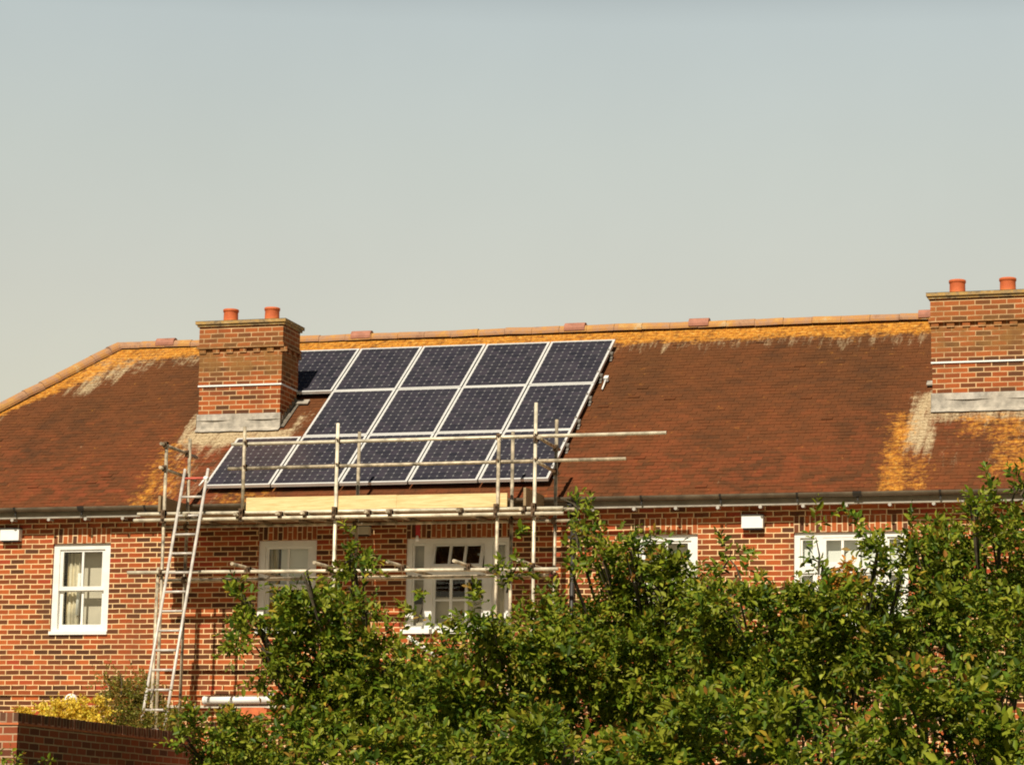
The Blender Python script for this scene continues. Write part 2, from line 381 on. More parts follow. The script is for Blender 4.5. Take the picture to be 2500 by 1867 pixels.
# gutter, its joints, pale fascia and brackets
gu = MB(); n = 10; r_ = .060; gy, gz_ = -.275, 6.640
xs = [-6.5 + 1.86*i for i in range(13)]
for i in range(len(xs)-1):
    a = [(gy + r_*cos(pi + pi*k/n), gz_ + r_*sin(pi + pi*k/n)) for k in range(n+1)]
    b_ = [(gy + (r_-.006)*cos(pi + pi*k/n), gz_ + (r_-.006)*sin(pi + pi*k/n)) for k in range(n+1)][::-1]
    ring = a + b_
    for k in range(len(ring)):
        p, q = ring[k], ring[(k+1) % len(ring)]
        gu.face([(xs[i], *p), (xs[i+1], *p), (xs[i+1], *q), (xs[i], *q)], smooth=True)
GUT = gu.build('gutter', M['gutter'], HOUSE)
for k, (x, wd) in enumerate([(-2.892, .035), (-1.815, .10), (-.791, .03), (.9, .03), (2.2, .10), (3.4, .03), (4.6, .03), (5.75, .10), (6.706, .03), (7.831, .03), (8.906, .03), (9.736, .12), (10.863, .03), (12., .1)]):
    j = MB()
    for q in range(10):
        t0, t1 = pi + pi*q/10, pi + pi*(q+1)/10; R = r_ + (.012 if wd > .05 else .008)
        pts = [(gy + R*cos(t), gz_ + .004 + R*sin(t)) for t in (t0, t1)]
        j.face([(x-wd/2, *pts[0]), (x+wd/2, *pts[0]), (x+wd/2, *pts[1]), (x-wd/2, *pts[1])], smooth=True)
    for xx in (x-wd/2, x+wd/2):
        ring = [(xx, gy + R*cos(pi + pi*q/10), gz_ + .004 + R*sin(pi + pi*q/10)) for q in range(11)]
        j.face(ring if xx > x else ring[::-1])
    j.box(x-.012, x+.012, gy-.01, gy+.012, gz_-.125, gz_-.06)
    j.build('gutter_joint', M['dark'], GUT)
f = MB(); f.box(-6.5, 15.9, -.228, -.21, 6.486, 6.514); f.box(-6.5, 15.9, -.10, -.066, 6.52, 6.60)
FAS = f.build('fascia', M['fascia'], HOUSE)
x = -2.352 - .6*6
while x < 15:
    j = MB(); j.box(x-.012, x+.012, -.209, -.07, 6.46, 6.486)
    j.tube((x, -.236, 6.468), (x, -.205, 6.468), .024, n=10); j.build('bracket', M['bracket'], FAS); x += .597
# downpipe
j = MB(); j.tube((5.66, -.06, 1.4), (5.66, -.06, 6.42), .036); j.tube((5.66, -.06, 6.42), (5.66, -.26, 6.56), .036)
for z in (2.4, 4.3, 6.1): j.box(5.60, 5.72, -.10, .0, z-.02, z+.02)
j.build('downpipe', M['dark'], HOUSE)

# ---------------- windows
def bars(mb, x0, x1, z0, z1, w, y0, y1, wt=None, wb=None):
    wt = w if wt is None else wt; wb = w if wb is None else wb
    mb.box(x0, x0+w, y0, y1, z0, z1); mb.box(x1-w, x1, y0, y1, z0, z1)
    mb.box(x0+w, x1-w, y0, y1, z1-wt, z1); mb.box(x0+w, x1-w, y0, y1, z0, z0+wb)
def pane(p, x0, x1, z0, z1, y, M_=None):
    m = MB(); pts = [Vector((x0, y, z0)), Vector((x1, y, z0)), Vector((x1, y, z1)), Vector((x0, y, z1))]
    if M_ is not None: pts = [M_ @ q for q in pts]
    m.face(pts); return m.build('pane', M['glass'], p)
def folds(p, x0, x1, z0, z1, y, mtl, nf=5, amp=.02):
    m = MB(); n = nf*6
    pr = None
    for k in range(n+1):
        x = x0 + (x1-x0)*k/n; yy = y + amp*sin(2*pi*nf*k/n) + amp*.4*sin(5.3*k/n*6)
        if pr: m.face([(pr[0], pr[1], z0), (x, yy, z0), (x, yy, z1), (pr[0], pr[1], z1)], smooth=True)
        pr = (x, yy)
    return m.build('curtain', mtl, p)
def blind(p, x0, x1, z0, z1, y, mtl, name='blind'):
    m = MB(); m.box(x0, x1, y, y+.006, z0, z1); m.box(x0, x1, y-.006, y+.012, z0, z0+.025); return m.build(name, mtl, p)
def sash_window(x, w, style):
    zt, zb = WT, WB; wm = M['white']; f = MB()
    bars(f, x+.003, x+w-.003, zb+.045, zt-.003, .095, .035, .15, .085, .03)
    W = f.build('window', wm, HOUSE)
    s = MB(); s.box(x-.004, x+w+.004, -.03, .15, zb-.006, zb+.043); s.build('sill', wm, W)
    a, b2 = x+.099, x+w-.099; zm = zt - .675; xm = (a+b2)/2
    s = MB(); bars(s, a, b2, zm-.02, zt-.09, .052, .055, .095, .03, .06); s.box(xm-.017, xm+.017, .058, .092, zm+.041, zt-.121); s.build('upper_sash', wm, W)
    s = MB(); bars(s, a, b2, zb+.077, zm+.02, .052, .098, .138, .055, .075); s.box(xm-.017, xm+.017, .101, .135, zb+.153, zm-.036); s.build('lower_sash', wm, W)
    pane(W, a+.053, b2-.053, zm+.041, zt-.121, .075); pane(W, a+.053, b2-.053, zb+.153, zm-.036, .118)
    if style == 0:
        blind(W, a+.02, b2, zb+.1, zt-.1, .27, M['blind']); folds(W, a+.05, a+.26, zb+.1, zt-.12, .22, M['curtain'], 3)
        c = MB(); c.tube((a+.24, .20, zb+.30), (a+.26, .20, zm+.25), .028); c.build('curtain_tie', M['blind_white'], W)
    elif style == 1:
        folds(W, a, a+.15, zb+.1, zt-.1, .20, M['curtain'], 3, .012); blind(W, a+.20, b2, zm+.06, zt-.1, .17, M['blind_white']); blind(W, a+.20, b2, zb+.08, zm-.13, .25, M['blind_white'])
    else:
        blind(W, a-.04, b2+.04, zb+.1, zt-.1, .22, M['blind'])
    return W
def triple_window(x, w, style):
    zt, zb = WT, WB; wm = M['white']; f = MB(); y0, y1 = .035, .15
    cols = [(.085, .285), (.40, 1.165), (1.285, w-.085)]
    bars(f, x+.003, x+w-.003, zb+.045, zt-.003, .08, y0, y1, .07, .03)
    zr0, zr1 = zt-.56, zt-.455
    f.box(x+.286, x+.40, y0, y1, zb+.076, zt-.074); f.box(x+1.166, x+1.284, y0, y1, zb+.076, zt-.074)
    for a, b2 in ((.0835, .2855), (.4005, 1.1655), (1.2845, w-.0835)): f.box(x+a, x+b2, y0+.003, y1-.003, zr0, zr1)
    W = f.build('window', wm, HOUSE)
    s = MB(); s.box(x-.04, x+w+.04, -.06, .15, zb-.02, zb+.043); s.build('sill', wm, W)
    for a, b2 in (cols[0], cols[2]):
        for z0, z1 in ((zb+.078, zr0-.002), (zr1+.002, zt-.076)):
            s = MB(); bars(s, x+a, x+b2, z0, z1, .028, .06, .10); s.build('casement', wm, W); pane(W, x+a+.029, x+b2-.029, z0+.029, z1-.029, .08)
    a, b2 = cols[1]; a += x; b2 += x
    z0, z1 = zb+.078, zr0-.002; s = MB(); bars(s, a, b2, z0, z1, .035, .06, .10, .03, .055)
    for k in (1, 2): xm = a+.035 + (b2-a-.07)*k/3; s.box(xm-.02, xm+.02, .063, .097, z0+.056, z1-.031)
    zm = zt - .885; s.box(a+.036, b2-.036, .066, .094, zm-.014, zm+.014)
    s.build('casement', wm, W); pane(W, a+.036, b2-.036, z0+.056, z1-.031, .08)
    z0, z1 = zr1+.002, zt-.076; ang = rad(20) if style == 0 else 0
    Mx = Matrix.Translation((0, .06, z1)) @ Matrix.Rotation(-ang, 4, 'X') @ Matrix.Translation((0, -.06, -z1))
    s = MB()
    for q in ((a, a+.045, z0, z1), (b2-.045, b2, z0, z1), (a+.045, b2-.045, z1-.035, z1), (a+.045, b2-.045, z0, z0+.045)): s.box(q[0], q[1], .04, .08, q[2], q[3], Mx)
    for k in (1, 2): xm = a+.045 + (b2-a-.09)*k/3; s.box(xm-.018, xm+.018, .043, .077, z0+.046, z1-.036, Mx)
    s.build('fanlight', wm, W); pane(W, a+.046, b2-.046, z0+.046, z1-.036, .06, Mx)
    if style == 0:
        blind(W, x+.06, x+.31, zb+.62, zt-.08, .18, M['blind']); blind(W, x+.06, x+.31, zb+.1, zb+.42, .18, M['blind'])
        blind(W, a, b2, zb+.1, zb+.52, .19, M['blind']); folds(W, b2+.10, b2+.36, zb+.1, zt-.1, .2, M['curtain'], 4)
        v = MB(); v.box(a+.52, a+.72, .5, .56, zt-.20, zt-.17); v.build('curtain_rail', M['blind_white'], W)
    else:
        blind(W, x+.07, x+w-.07, zb+.1, zt-.08, .17, M['blind_white'])
    return W
st = iter([0, 1, 0, 2, 1, 2])
for kind, x, w in wins: (sash_window if kind == 'sash' else triple_window)(x, w, next(st))

# ---------------- roof
def sm(a, b, x): t = max(0., min(1., (x-a)/(b-a))); return t*t*(3-2*t)
def nz(x, y, s=1., z=0.): return noise.noise(Vector((x*s, y*s, z)))
def hipx(s): return XL - HX + HX*max(0, s)/SR
def fields(x, s):
    L_ = P_ = mo = rd = 0.
    d = SR - s
    w = .62 + .16*nz(x, 0, 1.3) + .12*nz(x, 0, 4.)
    L_ = max(L_, 1.0*(1-sm(w*.55, w*1.05, d)))
    P_ = max(P_, .42*(1-sm(w*1.0, w*1.8, d))*sm(w*.4, w*.8, d))
    # hip edge strip
    dh = x - hipx(s)
    wh = .28 + .10*nz(s, 3, 1.5) + .7*sm(3.2, 5.2, s)
    L_ = max(L_, .95*(1-sm(wh*.5, wh*1.1, dh))); P_ = max(P_, (.32+.2*sm(3.8, 4.6, s))*(1-sm(wh*1., wh*1.6, dh))*sm(wh*.5, wh*.9, dh))
    # yellow and pale streaks run down from the left end of the ridge
    for cx, s0, s1, ww, pp, ll in ((-3.42, 3.75, 5.5, .20, .95, .75), (-3.05, 4.25, 5.5, .17, .85, .8), (-2.72, 4.55, 5.5, .14, .8, .9), (-2.35, 5.0, 5.5, .14, .3, .9), (-1.95, 4.72, 5.5, .11, .85, .7), (-1.55, 4.85, 5.5, .12, .6, .8), (-1.15, 4.95, 5.5, .14, .5, .9)):
        gg = math.exp(-((x-cx+.07*nz(s, cx, 3.))/ww)**2)
        P_ = max(P_, pp*gg*sm(s0-.35, s0+.35, s)*(1-.6*sm(5.0, 5.5, s)))
        L_ = max(L_, ll*gg*sm(s0+.15, s0+.8, s))
    # stream below the first chimney
    def stream(xa, xb, x0, x1, stop, orange_side):
        nonlocal L_, P_, rd
        e = .10 + .05*nz(s, xa, 2.5)
        P_ = max(P_, .85*sm(xa-.12, xa+.02, x)*(1-sm(xb, xb+.22, x))*(1-sm(stop-.2, stop+.1, s))*sm(.9, 2.2, s))
    # ch1
    xo = -1.12 + .06*nz(s, 1., 2.) + .16*sm(2.4, 0., s)
    if s < 2.5: L_ = max(L_, .66*math.exp(-((x-xo)/.2)**2)*(1-sm(1.9, 2.5, s))); L_ = max(L_, .52*sm(-1.2, -1.0, x)*(1-sm(-.55, -.3, x))*(1-sm(1.2, 2.0, s)))
    P_ = max(P_, .95*sm(-1.22, -1.0, x)*(1-sm(-.95, -.84, x))*sm(1.9, 2.3, s)*(1-sm(2.9, 3.2, s)))
    P_ = max(P_, 1.0*sm(-1.2, -.95, x)*(1-sm(.55, .85, x))*sm(1.72, 2.05, s + .1*nz(x, 2, 3.))*(1-sm(2.35, 2.45, s)))
    P_ = max(P_, .55*sm(-1.1, -.9, x)*(1-sm(-.5, .3, x))*sm(1.1, 1.7, s)*(1-sm(1.9, 2.2, s)))
    P_ = max(P_, .85*math.exp(-((x-.74)/.10)**2)*sm(1.9, 2.2, s)*(1-sm(2.75, 3.1, s)))
    if s < 2.0: rd = max(rd, 1.3*sm(-1.0, -.75, x)*(1-sm(.2, .6, x))); P_ = max(P_, .33*sm(-1.0, -.75, x)*(1-sm(.2, .6, x)))
    if s < .8: L_ = max(L_, .5*sm(.1, .3, x)*(1-sm(1.0, 1.3, x))*(1-sm(.35, .7, s)))
    # ch2
    xo = 10.10 + .07*nz(s, 5., 2.2) + .05*sm(2., 0., s)
    if s < 2.7: L_ = max(L_, .78*math.exp(-((x-xo)/.22)**2)*(1-sm(2.2, 2.7, s))); L_ = max(L_, .56*sm(9.75, 10.1, x)*(1-sm(10.55, 10.85, x))*(1-sm(.7, 1.4, s)))
    P_ = max(P_, .98*sm(10.08, 10.26, x)*(1-sm(10.5, 10.72, x))*sm(.5, 1.6, s)*(1-sm(2.9, 3.3, s)))
    P_ = max(P_, .24*sm(10.3, 10.6, x)*(1-sm(12., 12.3, x))*sm(.2, .9, s)*(1-sm(2.2, 2.4, s)))
    P_ = max(P_, .75*sm(10.3, 10.4, x)*(1-sm(11.9, 12.1, x))*sm(1.9, 2.15, s)*(1-sm(2.35, 2.45, s)))
    L_ = max(L_, (.62+.25*nz(x, s, 1.7))*sm(10.75, 11., x)*(1-sm(12., 12.3, x))*sm(1.1, 1.8, s)*(1-sm(2.15, 2.4, s)))
    L_ = max(L_, (.66+.2*nz(x, s, 2.))*sm(11.3, 11.6, x)*(1-sm(12.2, 12.5, x))*sm(.3, .6, s)*(1-sm(2.1, 2.4, s)))
    mo = sm(1.8, 4.6, s)*(.65+.5*nz(x, s*.6, .7))
    rd = max(rd, (1-sm(.3, 3.4, s))*(.55+.6*nz(x+9, s, .8)))
    return L_, P_, max(0, mo), max(0, min(1.3, rd))

def build_roof():
    V, F, UV, A = [], [], [], {k: [] for k in ('lichen', 'pale', 'moss', 'red', 'tile_rand')}
    gauge = .1; tw = .165; ns = int((SR+.07)/gauge)+1
    rng = random.Random(3)
    for i in range(ns):
        s0 = -.07 + i*gauge; s1 = min(s0 + gauge + .004, SR)
        x = -6.7 + (tw/2 if i % 2 else 0) + rng.uniform(-.01, .01)
        while x < XR:
            a, b2 = x + .0015, x + tw - .0015; x += tw
            ha, hb = hipx(s0), hipx(s1)
            if b2 < min(ha, hb): continue
            j = rng.uniform(-.004, .004); js = rng.uniform(-.004, .004); tr_ = rng.random() if rng.random() > .012 else rng.choice((-.6, 1.7))
            lo, hi = .0095 + j*.8 + (.012 if rng.random() < .006 else 0), .005
            lo += sag(x, s0); hi += sag(x, s1)
            pts = [rp(max(a, ha), s0+js, lo), rp(max(b2, ha), s0+js, lo), rp(max(b2, hb), s1, hi), rp(max(a, hb), s1, hi)]
            k = len(V); V += pts + [rp(max(a, ha), s0+js, lo-.02), rp(max(b2, ha), s0+js, lo-.02)]
            F.append((k, k+1, k+2, k+3)); F.append((k+4, k+5, k+1, k))
            xa, xb = a, b2
            uvp = [(xa, s0), (xb, s0), (xb, s1), (xa, s1), (xa, s0-.01), (xb, s0-.01)]
            for (u, w) in uvp:
                f4 = fields(u, w)
                for q, kk in enumerate(('lichen', 'pale', 'moss', 'red')): A[kk].append(f4[q])
                A['tile_rand'].append(tr_)
            UV += [uvp[0], uvp[1], uvp[2], uvp[3], uvp[4], uvp[5], uvp[1], uvp[0]]
    def plain(pts):
        k = len(V); V.extend(pts); F.append(tuple(range(k, k+len(pts))))
        for p in pts:
            for kk in A: A[kk].append(.3)
            UV.append((p[0], p[1]))
    zE = ZG
    plain([Vector((XL-HX, YR*2-YE, zE)), Vector((XL-HX, YE, zE)), Vector((XL, YR, ZR-.01))])
    plain([Vector((XR, YR*2-YE, zE)), Vector((XL-HX, YR*2-YE, zE)), Vector((XL, YR, ZR-.01)), Vector((XR, YR, ZR-.01))])
    plain([Vector((XR, YE, zE)), Vector((XR, YR*2-YE, zE)), Vector((XR, YR, ZR-.01))])
    plain([rp(XL-HX, 0, -.04), rp(XR, 0, -.04), rp(XR, SR, -.04), rp(XL, SR, -.04)])
    me = bpy.data.meshes.new('roof'); me.from_pydata([tuple(v) for v in V], [], F); me.materials.append(M['tiles'])
    ul = me.uv_layers.new(name='UVMap'); ul.data.foreach_set('uv', np.array(UV, dtype=np.float32).ravel())
    for kk, vals in A.items():
        at = me.attributes.new(kk, 'FLOAT', 'POINT'); at.data.foreach_set('value', np.array(vals, dtype=np.float32))
    o = bpy.data.objects.new('roof', me); COL.objects.link(o); o.parent = HOUSE; return o
ROOF = build_roof()

def half_round(mb, a, b2, r, up=Vector((0, 0, 1)), n=9):
    a, b2 = Vector(a), Vector(b2); d = (b2-a).normalized(); sd = d.cross(up).normalized(); u2 = sd.cross(d)
    for k in range(n):
        t0, t1 = -.25 + (pi+.5)*k/n, -.25 + (pi+.5)*(k+1)/n
        q = [p + (sd*cos(t)+u2*sin(t))*r for p, t in ((a, t0), (b2, t0), (b2, t1), (a, t1))]
        mb.face(q, smooth=True)
    for p, fl in ((a, 1), (b2, 0)):
        ring = [p + (sd*cos(-.25 + (pi+.5)*k/n)+u2*sin(-.25 + (pi+.5)*k/n))*r for k in range(n+1)]
        mb.face(ring if fl else ring[::-1])
rc = MB(); x = XL - .05; rng = random.Random(5)
while x < XR:
    j = rng.uniform(-.008, .008); half_round(rc, (x, YR, ZR+.010+j), (min(x+.447, XR), YR, ZR+.010-j*.4), .094+rng.uniform(-.005, .005)); x += .452
rc.build('ridge_cap', M['ridge'], ROOF)
hc = MB(); A_ = Vector((XL-HX-.02, YE-.02, ZG+.0)); B_ = Vector((XL, YR, ZR)); dd = B_-A_; Ln = dd.length; t = 0
while t < Ln-.1:
    j = rng.uniform(-.006, .006); half_round(hc, A_+dd*(t/Ln)+Vector((0, 0, .03+j)), A_+dd*(min(t+.36, Ln)/Ln)+Vector((0, 0, .022-j)), .10); t += .36
hc.build('hip_cap', M['ridge'], ROOF)
for x0, x1 in ((-2.734, -2.409), (.705, 1.041), (4.305, 4.641), (6.329, 6.649), (9.935, 10.27)):
    rt = MB(); half_round(rt, (x0, YR, ZR+.040), (x1, YR, ZR+.040), .108); rt.build('raised_ridge_tile', M['ridge_new'], ROOF)

# ---------------- chimneys
def chimney(x0, pots):
    x1 = x0 + 1.348; y0, y1 = 1.755, 2.445
    b_ = MB()
    def block(a, b2, c, d, z0, z1, nz_=1):
        for k in range(nz_):
            p, q = z0+(z1-z0)*k/nz_, z0+(z1-z0)*(k+1)/nz_
            b_.face([(a, c, p), (b2, c, p), (b2, c, q), (a, c, q)]); b_.face([(b2, c, p), (b2, d, p), (b2, d, q), (b2, c, q)])
            b_.face([(b2, d, p), (a, d, p), (a, d, q), (b2, d, q)]); b_.face([(a, d, p), (a, c, p), (a, c, q), (a, d, q)])
        b_.face([(a, c, z1), (b2, c, z1), (b2, d, z1), (a, d, z1)]); b_.face([(a, c, z0), (a, d, z0), (b2, d, z0), (b2, c, z0)])
    block(x0, x1, y0, y1, 7.6, 9.34, 24); block(x0-.012, x1+.012, y0-.012, y1+.012, 8.775, 9.266, 6)
    x = x0 - .012
    while x < x1: b_.box(x, x+.11, y0-.028, y0+.01, 9.268, 9.338); x += .2247
    y = y0
    while y < y1: b_.box(x1-.01, x1+.028, y, y+.11, 9.268, 9.338); b_.box(x0-.028, x0+.01, y, y+.11, 9.268, 9.338); y += .2247
    block(x0-.046, x1+.046, y0-.046, y1+.046, 9.342, 9.40); block(x0-.022, x1+.022, y0-.022, y1+.022, 9.401, 9.69)
    C = b_.build('chimney', M['chimney'], HOUSE)
    me = C.data; at = me.attributes.new('stain', 'FLOAT', 'POINT')
    at.data.foreach_set('value', [sm(8.80, 9.05, v.co.z)*(1-.75*sm(9.33, 9.45, v.co.z))*(.95 if v.co.y < y0+.1 else .5) for v in me.vertices])
    c = MB(); c.box(x0-.075, x1+.075, y0-.075, y1+.075, 9.727, 9.775); c.box(x0-.05, x1+.05, y0-.05, y1+.05, 9.691, 9.727)
    c.face([(x0-.08, y0-.08, 9.776), (x1+.08, y0-.08, 9.776), (x1-.1, y0+.2, 9.815), (x0+.1, y0+.2, 9.815)]); c.face([(x1+.08, y0-.08, 9.776), (x1+.08, y1+.08, 9.776), (x1-.1, y1-.2, 9.815), (x1-.1, y0+.2, 9.815)])
    c.face([(x1+.08, y1+.08, 9.776), (x0-.08, y1+.08, 9.776), (x0+.1, y1-.2, 9.815), (x1-.1, y1-.2, 9.815)]); c.face([(x0-.08, y1+.08, 9.776), (x0-.08, y0-.08, 9.776), (x0+.1, y0+.2, 9.815), (x0+.1, y1-.2, 9.815)])
    c.face([(x0+.1, y0+.2, 9.815), (x1-.1, y0+.2, 9.815), (x1-.1, y1-.2, 9.815), (x0+.1, y1-.2, 9.815)])
    c.build('cap', M['cap'], C)
    for px in pots:
        q = MB(); q.lathe((px, 2.1, 9.80), [(.122, 0), (.116, .02), (.113, .175), (.117, .185), (.124, .19), (.125, .222), (.118, .228), (.10, .226), (.096, .0)], 24); q.build('pot', M['pot'], C)
    l = MB(); l.box(x0-.018, x1+.018, y0-.018, y1+.018, 8.748, 8.772); l.build('lead_strip', M['plastic'], C)
    # front apron: upper cover flashing lapping a lower dressed sheet
    l = MB(); n = 16
    for k in range(n):
        xa, xb = x0-.02+(1.388)*k/n, x0-.02+(1.388)*(k+1)/n
        f1 = lambda x: y0-.022-.010*nz(x, 1, 3.)-.012*sin(7*x); g1 = lambda x: 8.215+.012*nz(x, 4, 2.5)
        l.face([(xa, f1(xa), g1(xa)), (xb, f1(xb), g1(xb)), (xb, y0-.012, 8.315), (xa, y0-.012, 8.315)])
        l.face([(xa, y0-.01, g1(xa)), (xb, y0-.01, g1(xb)), (xb, f1(xb), g1(xb)), (xa, f1(xa), g1(xa))])
        l.face([(xa, y0-.016, 8.09), (xb, y0-.016, 8.09), (xb, y0-.011, 8.24), (xa, y0-.011, 8.24)])
        s_ = (y0-.015-YE)/CP
        l.face([tuple(rp(xa, s_-.09+.02*nz(xa, 7, 5.), .03)), tuple(rp(xb, s_-.09+.02*nz(xb, 7, 5.), .03)), (xb, y0-.016, 8.095), (xa, y0-.016, 8.095)])
    for xx in (x0-.02, x1+.02): l.face([(xx, y0-.03, 8.09), (xx, y0+.02, 8.09), (xx, y0+.02, 8.315), (xx, y0-.03, 8.315)])
    l.build('apron_flashing', M['lead'], C)
    # stepped side flashing, one each side
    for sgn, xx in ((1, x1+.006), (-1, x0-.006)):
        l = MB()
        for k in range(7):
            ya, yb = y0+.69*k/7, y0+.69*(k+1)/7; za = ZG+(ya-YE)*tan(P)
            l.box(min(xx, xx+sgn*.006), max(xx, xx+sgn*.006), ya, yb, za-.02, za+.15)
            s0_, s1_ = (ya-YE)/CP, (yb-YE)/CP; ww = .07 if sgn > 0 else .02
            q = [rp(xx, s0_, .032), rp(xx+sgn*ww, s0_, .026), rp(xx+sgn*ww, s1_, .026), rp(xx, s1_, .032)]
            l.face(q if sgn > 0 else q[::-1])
        l.build('side_flashing', M['leadshade'], C)
    s0_ = (y1-YE)/CP - .10
    for a, b2 in ((x0-.17, x0-.012), (x1+.012, x1+.23)):
        l = MB(); q = [rp(a, s0_, .05), rp(b2, s0_, .05), rp(b2, s0_+.13, .05), rp(a, s0_+.13, .05)]; q2 = [v - Vector((0, -SP, CP))*.02 for v in q]
        l.face(q); l.face([q2[0], q2[1], q[1], q[0]]); l.face([q2[1], q2[2], q[2], q[1]]); l.face([q2[3], q2[0], q[0], q[3]])
        l.build('back_gutter', M['lead'], C)
    return C
chimney(-.875, (-.533, .158)); chimney(10.486, (10.81, 11.536))

# ------------------------------------------------------------------ solar panels
PW, PH, AS0 = 1.0572, 1.5406, (-.0354-YE)/CP
AS0 += .0
OFF = .14
def apt(x, s, off): 
    # origin of the array sits at y=-.0354 on the raised plane
    o = Vector((0, -.0354, 6.9488)); return o + Vector((x, s*CP - off*SP, s*SP + off*CP))
proto = None
ordn = ['leftmost', 'second from the left', 'middle', 'second from the right', 'rightmost']
ord4 = {1: 'leftmost', 2: 'second from the left', 3: 'second from the right', 4: 'rightmost'}
def make_panel():
    root = bpy.data.objects.new('solar_panel', None); COL.objects.link(root); root.empty_display_size = .2
    w, h, b_, d = PW-.022, PH-.012, .034, .045
    f = MB()
    for a in ((0, b_, 0, h), (w-b_, w, 0, h), (b_, w-b_, 0, b_), (b_, w-b_, h-b_, h)): f.box(a[0], a[1], a[2], a[3], -d, 0)
    o = f.build('frame', M['frame']); o.parent = root
    c = MB(); c.face([(b_, b_, -.004), (w-b_, b_, -.004), (w-b_, h-b_, -.004), (b_, h-b_, -.004)], uv=[(0, 0), (1, 0), (1, 1), (0, 1)])
    c.face([(b_, h-b_, -.012), (w-b_, h-b_, -.012), (w-b_, b_, -.012), (b_, b_, -.012)], uv=[(0, 0)]*4)
    o = c.build('cell_sheet', M['cells']); o.parent = root
    return root
for row in (2, 1, 0):
    for c in range(5):
        if row == 1 and c == 0: continue
        nm = {2: 'top', 1: 'middle', 0: 'bottom'}[row]
        pos = ord4[c] if row == 1 else ordn[c]
        extra = {(2, 0): 'partly hidden behind the brick chimney', (2, 4): 'touching the top right corner of the array', (1, 1): 'with its left edge facing the chimney', (1, 4): 'beside the bare tiles', (0, 0): 'above the ladder top', (0, 4): 'behind the right scaffold poles'}.get((row, c), {2: 'just under the ridge', 1: 'halfway up the roof', 0: 'behind the guard rails'}[row])
        if proto is None: p_ = proto = make_panel()
        else:
            p_ = proto.copy(); COL.objects.link(p_)
            for ch in proto.children: k = ch.copy(); COL.objects.link(k); k.parent = p_
        p_.location = apt(c*PW+.011, row*PH+.006, random.uniform(-.003, .003)); p_.rotation_euler = (P, 0, 0)
        tag(p_, f'dark solar panel, {pos} of the {nm} row, {extra}', 'solar panel', 'solar panels on the roof')
for row in (2, 1, 0):
    for k, fr_ in enumerate((.25, .75)):
        s = row*PH + fr_*PH; xa = (1 if row == 1 else 0)*PW - .03; xb = 5*PW + .03
        if row == 2: xa = .50
        nm = {2: 'top', 1: 'middle', 0: 'bottom'}[row]
        r_o = thing('mounting_rail', f'{"lower" if k == 0 else "upper"} steel rail under the {nm} row of solar panels, its end poking out', 'mounting rail', apt(xa, s, -.075), 'rails under the solar panels')
        R3 = Matrix.Rotation(P, 4, 'X')
        b_ = MB(); b_.box(0, xb-xa, -.02, .02, -.03, .03); o = b_.build('bar', M['rail']); o.parent = r_o; o.matrix_basis = R3
        for q in range(int((xb-xa)/1.0)+1):
            hx_ = xb-xa-.022-q*1.06
            if hx_ < .02: continue
            b_ = MB(); b_.box(hx_-.018, hx_+.018, -.10, -.022, -.055, -.025); b_.box(hx_-.018, hx_+.018, -.15, -.10, -.055, -.045); b_.box(hx_-.018, hx_+.018, -.045, -.021, -.055, .02)
            o = b_.build('roof_hook', M['rail']); o.parent = r_o; o.matrix_basis = R3
        b_ = MB(); b_.box(xb-xa-.085, xb-xa-.05, -.025, .025, .031, .08); o = b_.build('end_clamp', M['rail']); o.parent = r_o; o.matrix_basis = R3
# junction box beside the array
jb = MB(); R3 = Matrix.Translation(apt(5*PW+.10, 2*PH+.30, -.08)) @ Matrix.Rotation(P, 4, 'X')
jb.box(-.03, .035, -.045, .045, -.03, .03, R3); jb.tube(R3 @ Vector((.005, -.06, .01)), R3 @ Vector((.0, -.32, -.03)), .012)
tag(jb.build('junction_box', M['plastic']), 'small white junction box on the tiles at the right edge of the solar panels', 'junction box')

# ------------------------------------------------------------------ scaffold
SCAF = thing('scaffold', 'steel tube scaffold with boarded platform and guard rails below the solar panels', 'scaffolding', (2.7, -.85, GZ))
TR = .0242; YF, YB = -1.25, -.45
def tubep(name, a, b, mtl='galv'):
    o = MB().tube(a, b, TR).build(name, M[mtl], SCAF); return o
fr_std = [(-.06, 7.39, GZ), (1.132, 7.615, 6.28), (2.53, 7.626, GZ), (4.895, 7.369, GZ), (5.43, 7.836, GZ)]
bk_std = [(-.05, 7.588, GZ), (2.56, 7.625, GZ), (4.88, 7.571, GZ), (5.50, 7.724, GZ)]
for x, zt, zb in fr_std: tubep('standard', (x, YF, zb), (x+random.uniform(-.012, .012), YF, zt), 'galv_new' if x in (2.53, 5.43) else 'galv')
for x, zt, zb in bk_std: tubep('standard', (x, YB, zb), (x+random.uniform(-.012, .012), YB, zt))
yo = YF - .05                                # rails run on the outer face of the standards
tubep('ledger', (-.50, YF+.05, 6.395), (5.83, YF+.05, 6.372), 'galv_new'); tubep('ledger', (-.51, yo, 6.292), (5.86, yo, 6.290), 'galv_new')
tubep('ledger', (-.40, YB-.05, 6.395), (5.806, YB-.05, 6.445)); tubep('ledger', (-.42, YB-.05, 6.29), (5.90, YB-.05, 6.288))
tubep('ledger', (-.575, yo, 5.546), (5.80, yo, 5.525), 'galv_new'); tubep('ledger', (-.37, YB-.05, 5.512), (5.48, YB-.05, 5.525))
tubep('guard_rail', (.91, YF+.05, 7.372), (7.27, YF+.05, 7.378), 'galv_new'); tubep('guard_rail', (.87, YF+.05, 7.022), (6.71, YF+.05, 7.034))
for z in (7.375, 7.03): tubep('end_rail', (-.105, YF-.12, z+.01), (-.105, YB+.38, z-.005)); tubep('end_rail', (5.485, YF-.05, z-.03), (5.50, YB+.18, z-.05))
